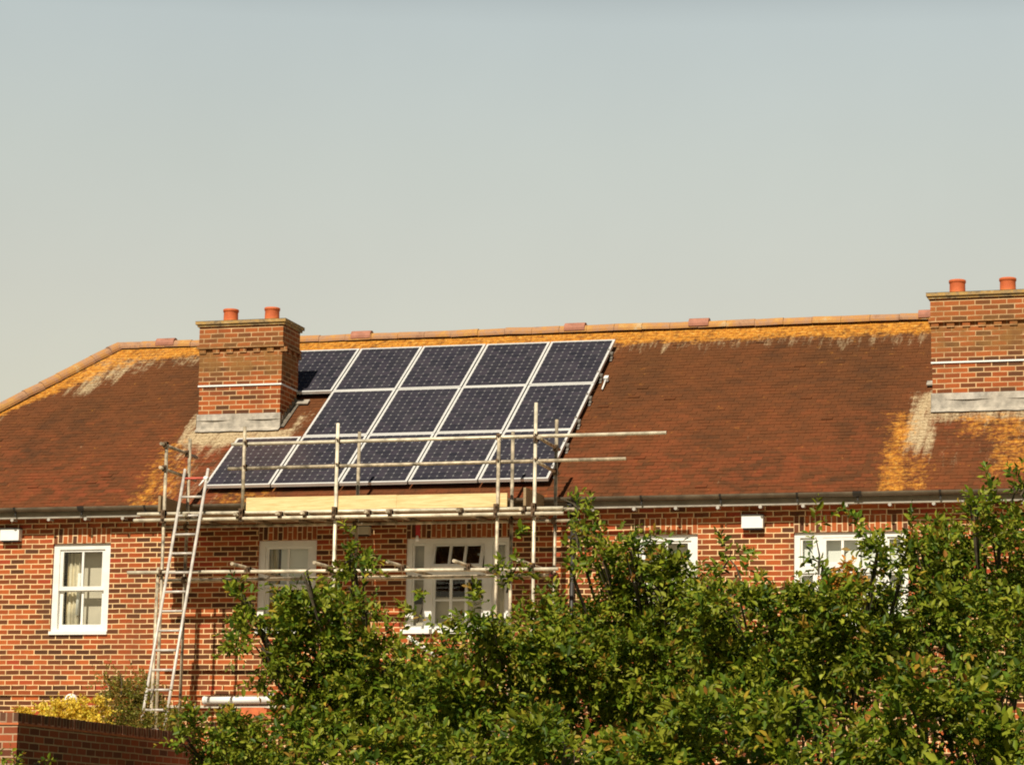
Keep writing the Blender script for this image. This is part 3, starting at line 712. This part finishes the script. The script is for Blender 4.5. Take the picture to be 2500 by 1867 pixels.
cap = MB().tube((5.455, YB-.05, 5.525), (5.51, YB-.05, 5.525), .03).build('tube_cap', M['pink'], SCAF)
def coupler(x, y, z, r=.042):
    c = MB(); c.tube((x-.03, y, z), (x+.03, y, z), r, n=8); c.box(x-.028, x+.03, y-.045, y+.03, z-.045, z+.045); c.tube((x+.01, y-.085, z+.015), (x+.01, y-.04, z+.015), .013, n=6)
    c.build('coupler', M['coupler'], SCAF)
for x, zt, zb in fr_std:
    for z in (6.295, 5.54, 6.39):
        if z > zb + .2 or x == 1.132 and z > 6: coupler(x, yo+.02, z)
    for z in (7.375, 7.03):
        if z < zt + .05 and x > 0: coupler(x, YF+.035, z)
for x, zt, zb in bk_std:
    for z in (6.29, 5.52): coupler(x, YB-.03, z)
coupler(-.08, YB, 7.37); coupler(-.08, YB, 7.03); coupler(5.5, YB, 7.32); coupler(5.5, YB, 6.98); coupler(-.08, YF, 7.38); coupler(-.08, YF, 7.04); coupler(5.44, YF, 7.33)
for x in (.35, 1.12, 1.75, 2.125, 3.068, 3.388, 4.416, 5.318):
    tubep('transom', (x-.03, YF-.19, 6.343), (x, -.08, 6.343)); coupler(x-.02, yo, 6.335, .038)
for x in (1.282, 2.503, 3.571, 4.523, 5.432):
    tubep('transom', (x-.06, YF-.55, 5.60), (x, -.03, 5.585)); coupler(x, yo, 5.565, .038)
for k in range(6):                            # platform boards
    y0 = YF + .085 + k*.178
    b_ = MB(); b_.box(-.45+random.uniform(-.05, .03), 2.66, y0, y0+.172, 6.368+.002*k, 6.405+.002*k); b_.build('platform_board', M['oldboard'], SCAF)
    b_ = MB(); b_.box(2.67, 5.34+random.uniform(-.03, .08), y0, y0+.172, 6.368+.002*k, 6.405+.002*k); b_.build('platform_board', M['oldboard'], SCAF)
for q in ((1.17, 3.42, 0.), (3.424, 5.03, -.006)):
    b_ = MB(); b_.box(q[0], q[1], -1.215+q[2], -1.178+q[2], 6.408+q[2], 6.60+q[2]); b_.build('toe_board', M['board'], SCAF)
b_ = MB(); b_.box(-.16, -.125, -1.26, -.30, 6.425, 6.645); o = b_.build('toe_board', M['oldboard'], SCAF); o['label'] = 'weathered grey brown end board'
b_ = MB(); b_.box(5.275, 5.312, -1.26, -.35, 6.41, 6.66); TB = b_.build('toe_board', M['oldboard'], SCAF); TB['label'] = 'brown end board with a red painted end'
b_ = MB(); b_.box(5.272, 5.315, -1.275, -1.262, 6.408, 6.662); b_.build('painted_end', M['redboard'], TB)
tubep('standard', (-.16, YF, GZ), (-.125, YF, 5.62))

# hanging red tag on the scaffold
rt = thing('hanging_tag', 'red cloth tag with a white tip hanging under the scaffold above the wide window', 'tag', (3.50, -.50, 6.27))
q = MB(); q.face([(3.47, -.50, 6.26), (3.535, -.50, 6.26), (3.55, -.505, 6.10), (3.475, -.495, 6.08)]); q.face([(3.475, -.492, 6.08), (3.55, -.502, 6.10), (3.535, -.497, 6.26), (3.47, -.497, 6.26)])
o = q.build('cloth', M['red'], rt); q = MB(); q.lathe((3.50, -.50, 6.02), [(.001, 0), (.026, .01), (.03, .04), (.012, .09), (.001, .092)], 10); q.build('tip', M['plastic'], rt)

# ------------------------------------------------------------------ ladder
LAD = thing('ladder', 'long aluminium ladder leaning against the left end of the scaffold', 'ladder', (.35, -2.95, GZ))
def lp(x, t): a, b2 = Vector((0, -2.93, GZ)), Vector((0, -1.13, 7.04)); return a.lerp(b2, t) + Vector((x, 0, 0))
for x in (.18, .535):
    q = MB(); q.tube(lp(x, 0), lp(x, 1), .0215, n=10); S = q.build('stile', M['alu'], LAD)
    q = MB(); q.tube(lp(x, 1), lp(x, 1)+Vector((0, .01, .03)), .032, n=10); q.build('end_cap', M['plastic'], S)
nr = 19
for k in range(nr):
    t = .975 - k*.0495
    q = MB(); q.tube(lp(.205, t), lp(.51, t), .0175, n=8); o = q.build('rung', M['redrope' if k == 0 else 'alu'], LAD)
    if k == 0: o['label'] = 'red top rung'
q = MB(); q.tube(lp(.50, .975), lp(.56, .972), .034, n=8); q.tube(lp(.50, .97), lp(.44, .955), .014, n=6); q.build('lashing', M['plastic'], LAD)

# ------------------------------------------------------------------ things fixed to the wall
def vent(x0, x1, z0, z1, label, mtl='plastic'):
    o = thing('vent_box', label, 'vent box', ((x0+x1)/2, 0, z0), 'white vent boxes under the eaves')
    q = MB(); q.box(x0, x1, -.11, -.002, z0, z1); q.build('cover', M[mtl], o)
    q = MB(); q.box(x0-.008, x1+.008, -.125, -.002, z1+.001, z1+.014); q.build('hood', M['dark'], o)
    q = MB(); q.box(x0+.02, x1-.02, -.10, -.004, z0-.018, z0-.001); q.build('grille', M['dark'], o)
vent(-3.215, -2.905, 6.181, 6.352, 'white vent box at the far left edge, beside the two-pane sash window')
vent(8.09, 8.39, 6.19, 6.366, 'white vent box on the sunny wall between the two right windows')
vent(2.34, 2.63, 6.185, 6.303, 'dull beige vent box in the shade below the scaffold platform', 'cream')
o = thing('wall_lamp', 'round white lamp on the brick wall above the yellow shrub', 'lamp', (-1.93, 0, 3.8))
q = MB(); prof = [(.102*cos(t), .102*sin(t)) for t in [rad(a) for a in range(-90, 91, 15)]]
q.lathe((-1.93, -.11, 3.80), [(max(r, .001), z) for r, z in prof], 18); q.build('shade', M['plastic'], o)
q = MB(); q.tube((-1.93, -.10, 3.78), (-1.93, -.002, 3.78), .05); q.build('bracket', M['dark'], o)
o = thing('drain_pipe', 'thick white plastic pipe lying level along the wall, with a raised end', 'pipe', (.7, -.1, 3.8))
q = MB(); q.tube((.19, -.10, 3.805), (1.16, -.10, 3.812), .055, n=16); q.build('pipe', M['plastic'], o)
q = MB(); q.path([(1.16, -.10, 3.812), (1.20, -.10, 3.83), (1.215, -.10, 3.87), (1.218, -.10, 3.915)], [.055, .054, .046, .036], 12); q.build('elbow', M['plastic'], o)
q = MB(); q.tube((.165, -.10, 3.805), (.20, -.10, 3.805), .062, n=16); q.build('end_cap', M['plastic'], o)
q = MB(); q.box(-.64, 1.7, -.09, -.032, 3.70, 3.735); tag(q.build('ledge', M['cream']), 'narrow pale stone ledge on the wall below the white pipe', 'ledge')
q = MB(); q.tube((3.27, -.06, 4.70), (3.70, -.08, 4.425), .028, n=10); q.tube((3.25, -.06, 4.712), (3.30, -.06, 4.68), .034, n=10)
tag(q.build('leaning_pole', M['plastic']), 'short white pole slanting across the wall under the wide window', 'pole')
o = thing('brick_pier', 'low orange pier with a stepped cap in front of the wall below the white pipe', 'pier', (1.35, -.7, GZ))
q = MB(); q.box(1.05, 1.78, -.95, -.45, GZ, 3.50); q.build('shaft', M['brick'], o)
q = MB(); q.box(1.0, 1.82, -1., -.4, 3.50, 3.545); q.build('course', M['render'], o)
q = MB(); q.box(1.0, 1.46, -.9, -.5, 3.545, 3.64); q.box(1.05, 1.41, -.86, -.54, 3.64, 3.665); q.build('cap', M['terra'], o)

# ------------------------------------------------------------------ garden wall (corner): lit front, shaded side
GX, GYN, GYF, GZT = 3.28, -12.3, -7.7, 2.97
o = thing('garden_wall', 'dark red garden wall in shade with upright bricks along its top', 'wall', (GX, -10, 0))
q = MB(); q.box(GX-.22, GX, GYN, GYF, .3, GZT-.125); q.box(GX-6, GX-.221, GYN, GYN+.22, .3, GZT-.125); q.build('brickwork', M['garden'], o)
q = MB(); q.box(GX-.235, GX+.012, GYN-.012, GYF, GZT-.123, GZT-.103); q.box(GX-6, GX-.236, GYN-.012, GYN+.23, GZT-.123, GZT-.103); q.build('creasing', M['terra'], o)
q = MB(); y = GYN
while y < GYF-.05:
    q.box(GX-.222+random.uniform(-.004, .004), GX+random.uniform(-.006, .004), y, y+.068, GZT-.102, GZT+random.uniform(-.006, .004)); y += .0765
c_ = q.build('coping', M['coping'], o)
for l in c_.data.uv_layers[0].data: l.uv = (l.uv[1]*1.0 + .02, l.uv[0])
q = MB(); q.box(GX-6, GX-.234, GYN, GYN+.22, GZT-.102, GZT+.004); q.build('end_coping', M['render'], o)

# ------------------------------------------------------------------ foliage
def leaves(name, parent, blobs, per_m2, L, W, pal, tip, seed, nleaf=11, twig=.27, spray=.125, inner=.45, upb=.40, mtl='leaf'):
    rs = np.random.RandomState(seed); TP, TD, TO = [], [], []
    for (c, r) in blobs:
        c = np.array(c); r = np.array(r); area = 4*pi*((((r[0]*r[1])**1.6+(r[0]*r[2])**1.6+(r[1]*r[2])**1.6)/3)**(1/1.6))
        tiny = r[0] < .1; n = 2 if tiny else max(12, int(area*per_m2)); ns = 1 if tiny else max(4, n//10)
        d = rs.normal(size=(ns, 3)); d[:, 1] -= .35; d /= np.linalg.norm(d, axis=1)[:, None]
        rr = np.where(rs.rand(ns) < inner, rs.uniform(.35, .85, ns), np.clip(rs.normal(.98, .10, ns), .7, 1.22))
        sp_ = c + d*r*rr[:, None]
        idx = rs.randint(0, ns, n); pos = sp_[idx] + rs.normal(scale=spray, size=(n, 3))*np.minimum(1, r/.5)
        td = d[idx]*.75 + rs.normal(scale=.5, size=(n, 3)); td[:, 2] += upb; td /= np.linalg.norm(td, axis=1)[:, None]
        TP.append(pos); TD.append(td); TO.append(np.clip((rr[idx]-.75)/.3, 0, 1))
    TP = np.concatenate(TP); TD = np.concatenate(TD); TO = np.concatenate(TO); n = len(TP)
    tl = twig*rs.uniform(.55, 1.25, n)
    t = np.linspace(.08, 1., nleaf)[None, :] + rs.uniform(-.04, .04, (n, nleaf))
    sag = np.array([0, 0, -1.])*(t[..., None]**2)*(tl[:, None, None]*rs.uniform(0, .45, (n, 1, 1)))
    base = TP[:, None, :] + TD[:, None, :]*(tl[:, None]*t)[..., None] + sag
    u = np.cross(TD, rs.normal(size=(n, 3))); u /= np.linalg.norm(u, axis=1)[:, None]; w = np.cross(TD, u)
    az = np.arange(nleaf)[None, :]*2.4 + rs.uniform(0, 6.28, (n, 1)) + rs.uniform(-.3, .3, (n, nleaf))
    perp = u[:, None, :]*np.cos(az)[..., None] + w[:, None, :]*np.sin(az)[..., None]
    ld = perp*(1.0-.35*t[..., None]) + TD[:, None, :]*(.45+.5*t[..., None]) + rs.normal(scale=.18, size=(n, nleaf, 3)); ld[..., 2] -= .12
    ld /= np.linalg.norm(ld, axis=2)[..., None]
    up = np.array([0, -.35, .9]) + rs.normal(scale=.55, size=(n, nleaf, 3)); sd = np.cross(ld, up); sd /= np.linalg.norm(sd, axis=2)[..., None]
    nr_ = np.cross(sd, ld)
    size = rs.uniform(.45, 1.25, (n, nleaf))*rs.uniform(.8, 1.15, (n, 1))*(1-.35*np.clip(t-.7, 0, 1)/.3)
    ll = (L*size)[..., None]; ww = (W*size)[..., None]
    a = base; b1 = base + ld*ll*.45 + sd*ww*.5 + nr_*ww*.16; b2 = base + ld*ll*.45 - sd*ww*.5 + nr_*ww*.16; cc = base + ld*ll - nr_*ll*.12; md = base + ld*ll*.5
    # six-sided leaf in two halves folded on the midrib
    b1b = base + ld*ll*.78 + sd*ww*.34 + nr_*ww*.06; b2b = base + ld*ll*.78 - sd*ww*.34 + nr_*ww*.06
    V = np.stack([a, b1, b1b, cc, b2b, b2], 2).reshape(-1, 3).astype(np.float32); nl = n*nleaf
    k = np.arange(nl)[:, None]*6
    loops = np.concatenate([k+0, k+1, k+2, k+3, k+0, k+3, k+4, k+5], 1).ravel().astype(np.int32)
    me = bpy.data.meshes.new(name); me.vertices.add(len(V)); me.vertices.foreach_set('co', V.ravel())
    me.loops.add(len(loops)); me.loops.foreach_set('vertex_index', loops)
    me.polygons.add(nl*2); me.polygons.foreach_set('loop_start', np.arange(nl*2, dtype=np.int32)*4); me.polygons.foreach_set('loop_total', np.full(nl*2, 4, np.int32))
    pal = np.array(pal); tipc = np.array(tip)
    ci = rs.randint(0, len(pal), (n, 1)); col = pal[np.where(rs.rand(n, nleaf) < .55, ci, rs.randint(0, len(pal), (n, nleaf)))]
    tm = (rs.rand(n, nleaf) < (.75*np.clip((t-.55)/.35, 0, 1))*(TO[:, None]*.85+.1)*(rs.rand(n, 1) < .6))
    col = np.where(tm[..., None], tipc[rs.randint(0, len(tipc), (n, nleaf))], col)
    col = col*rs.uniform(.75, 1.25, (n, nleaf, 1))
    cl = np.ones((nl, 6, 4), np.float32); cl[..., :3] = col.reshape(nl, 1, 3)
    at = me.attributes.new('leaf_col', 'FLOAT_COLOR', 'POINT'); at.data.foreach_set('color', cl.ravel())
    me.materials.append(M[mtl]); me.update(calc_edges=True)
    o = bpy.data.objects.new(name, me); COL.objects.link(o)
    if parent: o.parent = parent; o.matrix_parent_inverse = Matrix.Translation(-parent.location)
    return o
GREEN = [(.055, .098, .009), (.105, .168, .012), (.160, .215, .014), (.225, .255, .018), (.165, .175, .013), (.30, .32, .032)]
TIP = [(.36, .21, .024), (.40, .28, .03), (.32, .14, .026), (.34, .29, .026), (.23, .13, .02)]
# the camera's own numbers, used only to turn measured sizes into metres
CAM = Vector((15.9314, -37.7775, 1.6)); YAW, PIT, ROL, FPX = .28880, .16975, .018706, 6805.3
fw = Vector((-sin(YAW)*cos(PIT), cos(YAW)*cos(PIT), sin(PIT))); r0 = Vector((cos(YAW), sin(YAW), 0)); u0 = r0.cross(fw)
RT = r0*cos(ROL) + u0*sin(ROL); UP = u0*cos(ROL) - r0*sin(ROL)
KD = 2500/2212
def at(px, py, Y):
    d = fw + RT*((px*KD-1250)/FPX) - UP*((py*KD-933.5)/FPX); t = (Y-CAM.y)/d.y; return CAM + d*t, t*KD/FPX
SHR = 19
def blobset(lst, Y):
    o = []
    for e in lst:
        px, py, rx, ry = e[:4]; yy = Y + (e[4] if len(e) > 4 else 0); c, m_ = at(px, py+SHR*.5, yy); o.append((tuple(c), (max(8, rx-SHR)*m_, max(.10, min(1.0, (rx+ry-2*SHR+8)/2*m_)), max(8, ry-SHR)*m_)))
    return o
def tree(name, label, cat, lst, Y, per, L, W, seed, group=None, pal=GREEN, tip=TIP, shoots=(), trunk=True, nstem=1, **kw):
    bl = blobset(lst, Y); rs = random.Random(seed)
    cx = sum(b[0][0]*b[1][0] for b in bl)/sum(b[1][0] for b in bl); g0 = gz(cx, Y)
    if cat in ('tree', 'bush'): bl = [((c[0], c[1]+rs.uniform(-.7, .5), c[2]), r) for c, r in bl]
    root = thing(name, label, cat, (cx, Y, g0), group)
    tk = MB(); top = min(b[0][2] for b in bl)
    fork = Vector((cx+rs.uniform(-.1, .1), Y+.9, g0 + max(.35, (top-g0)*.55)))
    r0_ = .045 + .007*len(bl)**.7
    if trunk:
        tk.path([(cx, Y, g0-.1), (cx+.03, Y+.4, g0+(fork.z-g0)*.5), tuple(fork)], [r0_*1.35, r0_*1.05, r0_*.95], 9)
        for (c, r) in bl:
            c = Vector(c) + Vector((0, .45*min(1, r[1]/.5), 0)); k_ = r0_ if r[0] > .3 else r0_*.45; mid = fork.lerp(c, .5) + Vector((rs.uniform(-.12, .12), .45 + rs.uniform(-.1, .1), rs.uniform(-.25, -.05)))
            tk.path([tuple(fork - Vector((0, 0, .06))), tuple(mid), tuple(c - Vector((0, 0, r[2]*.75))), tuple(c + Vector((rs.uniform(-.1, .1), .1, -r[2]*.1)))], [k_*.36, k_*.17, k_*.07, .004], 6)
            for k in range(3):
                e_ = c + Vector((rs.uniform(-1, 1)*r[0]*.8, rs.uniform(-1, .3)*r[1]*.8, rs.uniform(-.5, .9)*r[2])); tk.path([tuple(mid.lerp(c, .6)), tuple(c.lerp(e_, .5)), tuple(e_)], [.014, .009, .004], 5)
    leaves_bl = list(bl)
    if cat == 'tree':                          # the far side of the crown
        for c, r in bl:
            if r[0] > .28: leaves_bl.append(((c[0]+rs.uniform(-.2, .2), c[1]+1.15, c[2]-.12), (r[0]*.95, r[1]*.8, r[2]*.9)))
    for (ax, ay, bx, by) in shoots:           # single upright shoots clear of the crown
        A0, m_ = at(ax, ay, Y); B0, _ = at(bx, by, Y); nn = max(2, int((B0-A0).length/.17))
        tk.path([tuple(A0), tuple(A0.lerp(B0, .5)+Vector((.02, 0, .01))), tuple(B0)], [.011, .008, .004], 5)
        for k in range(nn+1): q_ = A0.lerp(B0, k/nn); leaves_bl.append((tuple(q_), (.07, .07, .07)))
    tk.build('trunk' if cat == 'tree' else 'stems', M['bark'], root)
    leaves('crown' if cat == 'tree' else 'leaves', root, leaves_bl, per, L, W, pal, tip, seed, **kw)
    return root
G1 = 'leafy trees in front of the house'
tree('garden_tree', 'leftmost green tree with bronze tips, its tallest sprig below the scaffold platform', 'tree',
     [(700,1335,95,60),(655,1430,85,75),(740,1480,140,95),(840,1415,80,66),(830,1530,130,90),(755,1255,38,38),(560,1300,34,22),(610,1490,45,60),(690,1270,42,26),(640,1330,60,45),(610,1400,40,50),(800,1320,45,35),(690,1580,90,50),(925,1480,55,55),(585,1340,60,46),(600,1400,66,60),(625,1480,70,70),(650,1545,70,50),(762,1215,48,38),(752,1185,30,28),(560,1290,46,34),(700,1240,40,30),(770,1350,60,50)], -11.5, 88, .092, .042, 11, G1,
     shoots=[(755,1235,750,1160),(745,1215,775,1205),(560,1360,490,1365),(590,1375,520,1350),(900,1345,915,1290)])
tree('garden_tree', 'bushy green tree covering the lower part of the wide window under the scaffold', 'tree',
     [(1030,1400,66,56),(1085,1335,50,38),(1090,1450,140,110),(1000,1540,130,90),(1100,1340,60,60),(1060,1590,140,70),(960,1420,50,50),(1130,1400,70,70),(1190,1420,60,90)], -13, 88, .092, .042, 12, G1,
     shoots=[(1095,1280,1105,1170),(1090,1260,1120,1215)])
tree('garden_tree', 'green tree whose thin curled sprig crosses the gutter right of the scaffold', 'tree',
     [(1310,1215,52,40),(1370,1265,90,60),(1250,1330,95,75),(1420,1330,120,80),(1490,1245,62,45),(1310,1450,150,100),(1270,1250,35,35),(1440,1440,110,90),(1340,1310,80,60),(1560,1260,50,45),(1200,1280,35,35),(1390,1185,42,24),(1400,1520,130,70),(1540,1310,60,50),(1335,1198,60,34),(1298,1190,42,36),(1395,1200,52,32),(1260,1150,26,34),(1440,1230,60,40)], -12, 88, .092, .042, 13, G1,
     shoots=[(1265,1200,1252,1120),(1255,1150,1240,1085),(1250,1100,1215,1078),(1300,1190,1262,1160),(1560,1230,1580,1190),(1600,1250,1570,1200)])
tree('garden_tree', 'rounded green tree below the white vent box, with a sprig across the bright wide window', 'tree',
     [(1590,1305,90,55),(1720,1325,95,50),(1650,1390,140,90),(1845,1300,60,42),(1800,1345,105,80),(1690,1480,140,90),(1765,1210,20,40),(1890,1165,34,20),(1905,1215,56,46),(1885,1190,40,34),(1530,1370,70,60),(1640,1265,50,28),(1790,1315,60,42),(1805,1285,72,40),(1865,1275,55,40),(1740,1272,42,34),(1850,1420,100,80),(1600,1450,90,70),(1940,1245,42,42),(1790,1430,80,60)], -13.5, 88, .092, .042, 14, G1,
     shoots=[(1768,1240,1762,1160),(1890,1185,1872,1130)])
tree('garden_tree', 'tallest green tree at the right edge, its top reaching past the gutter', 'tree',
     [(2050,1165,62,42),(2120,1105,45,38),(2190,1070,36,34),(2000,1225,75,52),(2130,1220,90,80),(2080,1360,130,100),(1960,1315,75,65),(2200,1330,80,110),(1985,1150,30,22),(2210,1180,40,60),(2030,1290,70,60),(2250,1100,50,70),(2180,1440,80,70),(1990,1180,40,34),(2070,1250,90,60),(2160,1160,60,50),(2045,1150,74,48),(1990,1195,62,42),(2105,1118,62,42),(1905,1300,50,45)], -12, 88, .092, .042, 15, G1,
     shoots=[(2185,1085,2190,1048),(2140,1090,2120,1060),(1980,1160,1955,1140),(2205,1070,2212,1045)])
G2 = 'nearer bushes along the bottom of the photo'
tree('garden_bush', 'broad green bush in the bottom right corner, larger leaves than the trees behind', 'bush',
     [(2010,1560,120,80),(2140,1500,100,80),(1900,1620,110,70),(2200,1590,110,100),(2080,1640,150,70),(1960,1500,60,40),(2050,1610,90,70),(2030,1525,60,46)], -18, 96, .098, .045, 21, G2)
tree('garden_bush', 'light green bush at the bottom edge below the middle of the tree line', 'bush',
     [(1500,1560,90,60),(1620,1590,120,80),(1760,1610,100,70),(1410,1630,110,60),(1560,1650,140,60),(1750,1520,45,35),(1745,1590,60,44),(1700,1540,60,40)], -17, 96, .098, .045, 22, G2)
tree('garden_bush', 'low green bush at the bottom edge under the leftmost tree', 'bush',
     [(1000,1610,120,50),(1150,1600,110,60),(850,1620,110,45),(1270,1610,90,60),(740,1640,80,40)], -16, 96, .098, .045, 23, G2)
tree('garden_bush', 'small olive bush beside the right end of the dark garden wall', 'bush',
     [(470,1590,50,40),(520,1600,70,50),(600,1630,80,40),(490,1640,100,40),(430,1595,42,42),(412,1645,40,32),(500,1570,60,40),(560,1580,40,26)], -9.2, 140, .085, .04, 24, G2)
YEL = [(.74, .50, .05), (.82, .58, .07), (.72, .60, .07), (.84, .62, .10), (.60, .46, .05)]
SHR = 2
tree('yellow_shrub', 'bright yellow leaved shrub rising behind the dark garden wall', 'shrub',
     [(70,1544,42,18),(130,1537,50,22),(190,1538,50,22),(100,1578,70,34),(195,1578,56,34)], -4., 330, .045, .032, 31, pal=YEL, tip=[(.75, .55, .12), (.6, .35, .08)], nleaf=9, twig=.14, spray=.07)
tree('orange_shrub', 'small orange leaved shrub just below the wide sunlit window, mostly behind the trees', 'shrub',
     [(1815,1242,34,26),(1835,1265,26,22),(1795,1262,24,22)], -9.5, 200, .07, .04, 34, pal=[(.55, .25, .03), (.62, .32, .05), (.45, .17, .03), (.42, .30, .04)], tip=[(.6, .3, .05), (.5, .18, .03)], spray=.08, twig=.16)
tree('green_shrub', 'sparse reddish green shrub between the yellow shrub and the ladder foot', 'shrub',
     [(262,1515,36,36,2.6),(300,1565,50,30),(345,1572,36,22),(250,1560,36,26),(290,1505,36,30,2.6),(370,1575,30,26),(325,1520,30,30,2.6),(235,1495,26,26,2.6),(310,1545,60,30,2.6)], -3.4, 170, .055, .027, 32, pal=[(.10, .12, .014), (.17, .16, .02), (.24, .15, .03), (.22, .21, .03)], tip=[(.34, .14, .04), (.36, .18, .05), (.30, .2, .05)], shoots=[(262,1500,258,1450),(240,1500,225,1467),(290,1500,300,1462),(325,1510,335,1465)])
tree('small_plant', 'small green plant at the bottom left corner in front of the garden wall', 'plant',
     [(22,1640,26,22),(70,1650,20,14)], -13.2, 70, .06, .03, 33)

# ------------------------------------------------------------------ light, sky, camera
EL = rad(45.5); AZ = rad(3)                     # sun in front of the house, a touch from the left
sd = Vector((sin(AZ)*cos(EL), cos(AZ)*cos(EL), -sin(EL)))
sl = bpy.data.lights.new('sun', 'SUN'); sl.energy = 4.5; sl.angle = rad(.53); sl.color = (1., .92, .77)
so = bpy.data.objects.new('sun', sl); COL.objects.link(so); so.rotation_euler = sd.to_track_quat('-Z', 'Y').to_euler(); so.location = (0, -20, 30)
w = bpy.data.worlds.new('World'); sc.world = w; w.use_nodes = True; nt = w.node_tree; L = nt.links
bg = nt.nodes['Background']; sky = nt.nodes.new('ShaderNodeTexSky'); sky.sky_type = 'NISHITA'; sky.sun_disc = False
sky.sun_elevation = EL; sky.sun_rotation = pi + AZ; sky.altitude = 50; sky.air_density = 1.0; sky.dust_density = 4.0; sky.ozone_density = 1.0
# hazy day: the same brightness all round the compass, paler and warmer towards the horizon
tc = nt.nodes.new('ShaderNodeTexCoord'); sp = nt.nodes.new('ShaderNodeSeparateXYZ'); L.new(tc.outputs['Generated'], sp.inputs[0])
hl = math_n(nt, 'SQRT', math_n(nt, 'ADD', math_n(nt, 'MULTIPLY', sp.outputs[0], sp.outputs[0]), math_n(nt, 'MULTIPLY', sp.outputs[1], sp.outputs[1])))
cb = nt.nodes.new('ShaderNodeCombineXYZ'); L.new(hl, cb.inputs[1]); L.new(math_n(nt, 'ABSOLUTE', sp.outputs[2]), cb.inputs[2]); L.new(cb.outputs[0], sky.inputs['Vector'])
hr = ramp(nt, [(0., (.72, .505, .32)), (.2, (.79, .562, .360)), (.247, (.825, .607, .386)), (.294, (.845, .640, .418)), (.35, (.35, .28, .21)), (.42, (.10, .092, .085)), (1., (.035, .035, .035))]); L.new(sp.outputs[2], hr.inputs[0])
hz = mixc(nt, 1., sky.outputs[0], hr.outputs[0], 'MULTIPLY')
hn = mapr(nt, noise_n(nt, tc.outputs['Generated'], 5., 5, .55), .3, .7, .965, 1.035)
hz = mixc(nt, 1., hz, hn, 'MULTIPLY')
sc3 = nt.nodes.new('ShaderNodeVectorMath'); sc3.operation = 'SCALE'; L.new(hz, sc3.inputs[0]); sc3.inputs['Scale'].default_value = 2.70
L.new(sc3.outputs[0], bg.inputs[0]); bg.inputs[1].default_value = .10
cam = bpy.data.cameras.new('camera'); cam.sensor_width = 36; cam.lens = 36*FPX/2500; cam.clip_start = .5; cam.clip_end = 5000
co = bpy.data.objects.new('camera', cam); COL.objects.link(co)
Mx = Matrix.Identity(4)
for i, v in enumerate((RT, UP, -fw)):
    for j in range(3): Mx[j][i] = v[j]
Mx.translation = CAM; co.matrix_world = Mx; sc.camera = co
vs = sc.view_settings; vs.view_transform = 'Standard'; vs.look = 'None'; vs.exposure = .33; vs.gamma = 1; vs.use_curve_mapping = False
sc.cycles.filter_width = 1.9
sc.cycles.max_bounces = 6; sc.cycles.transparent_max_bounces = 12
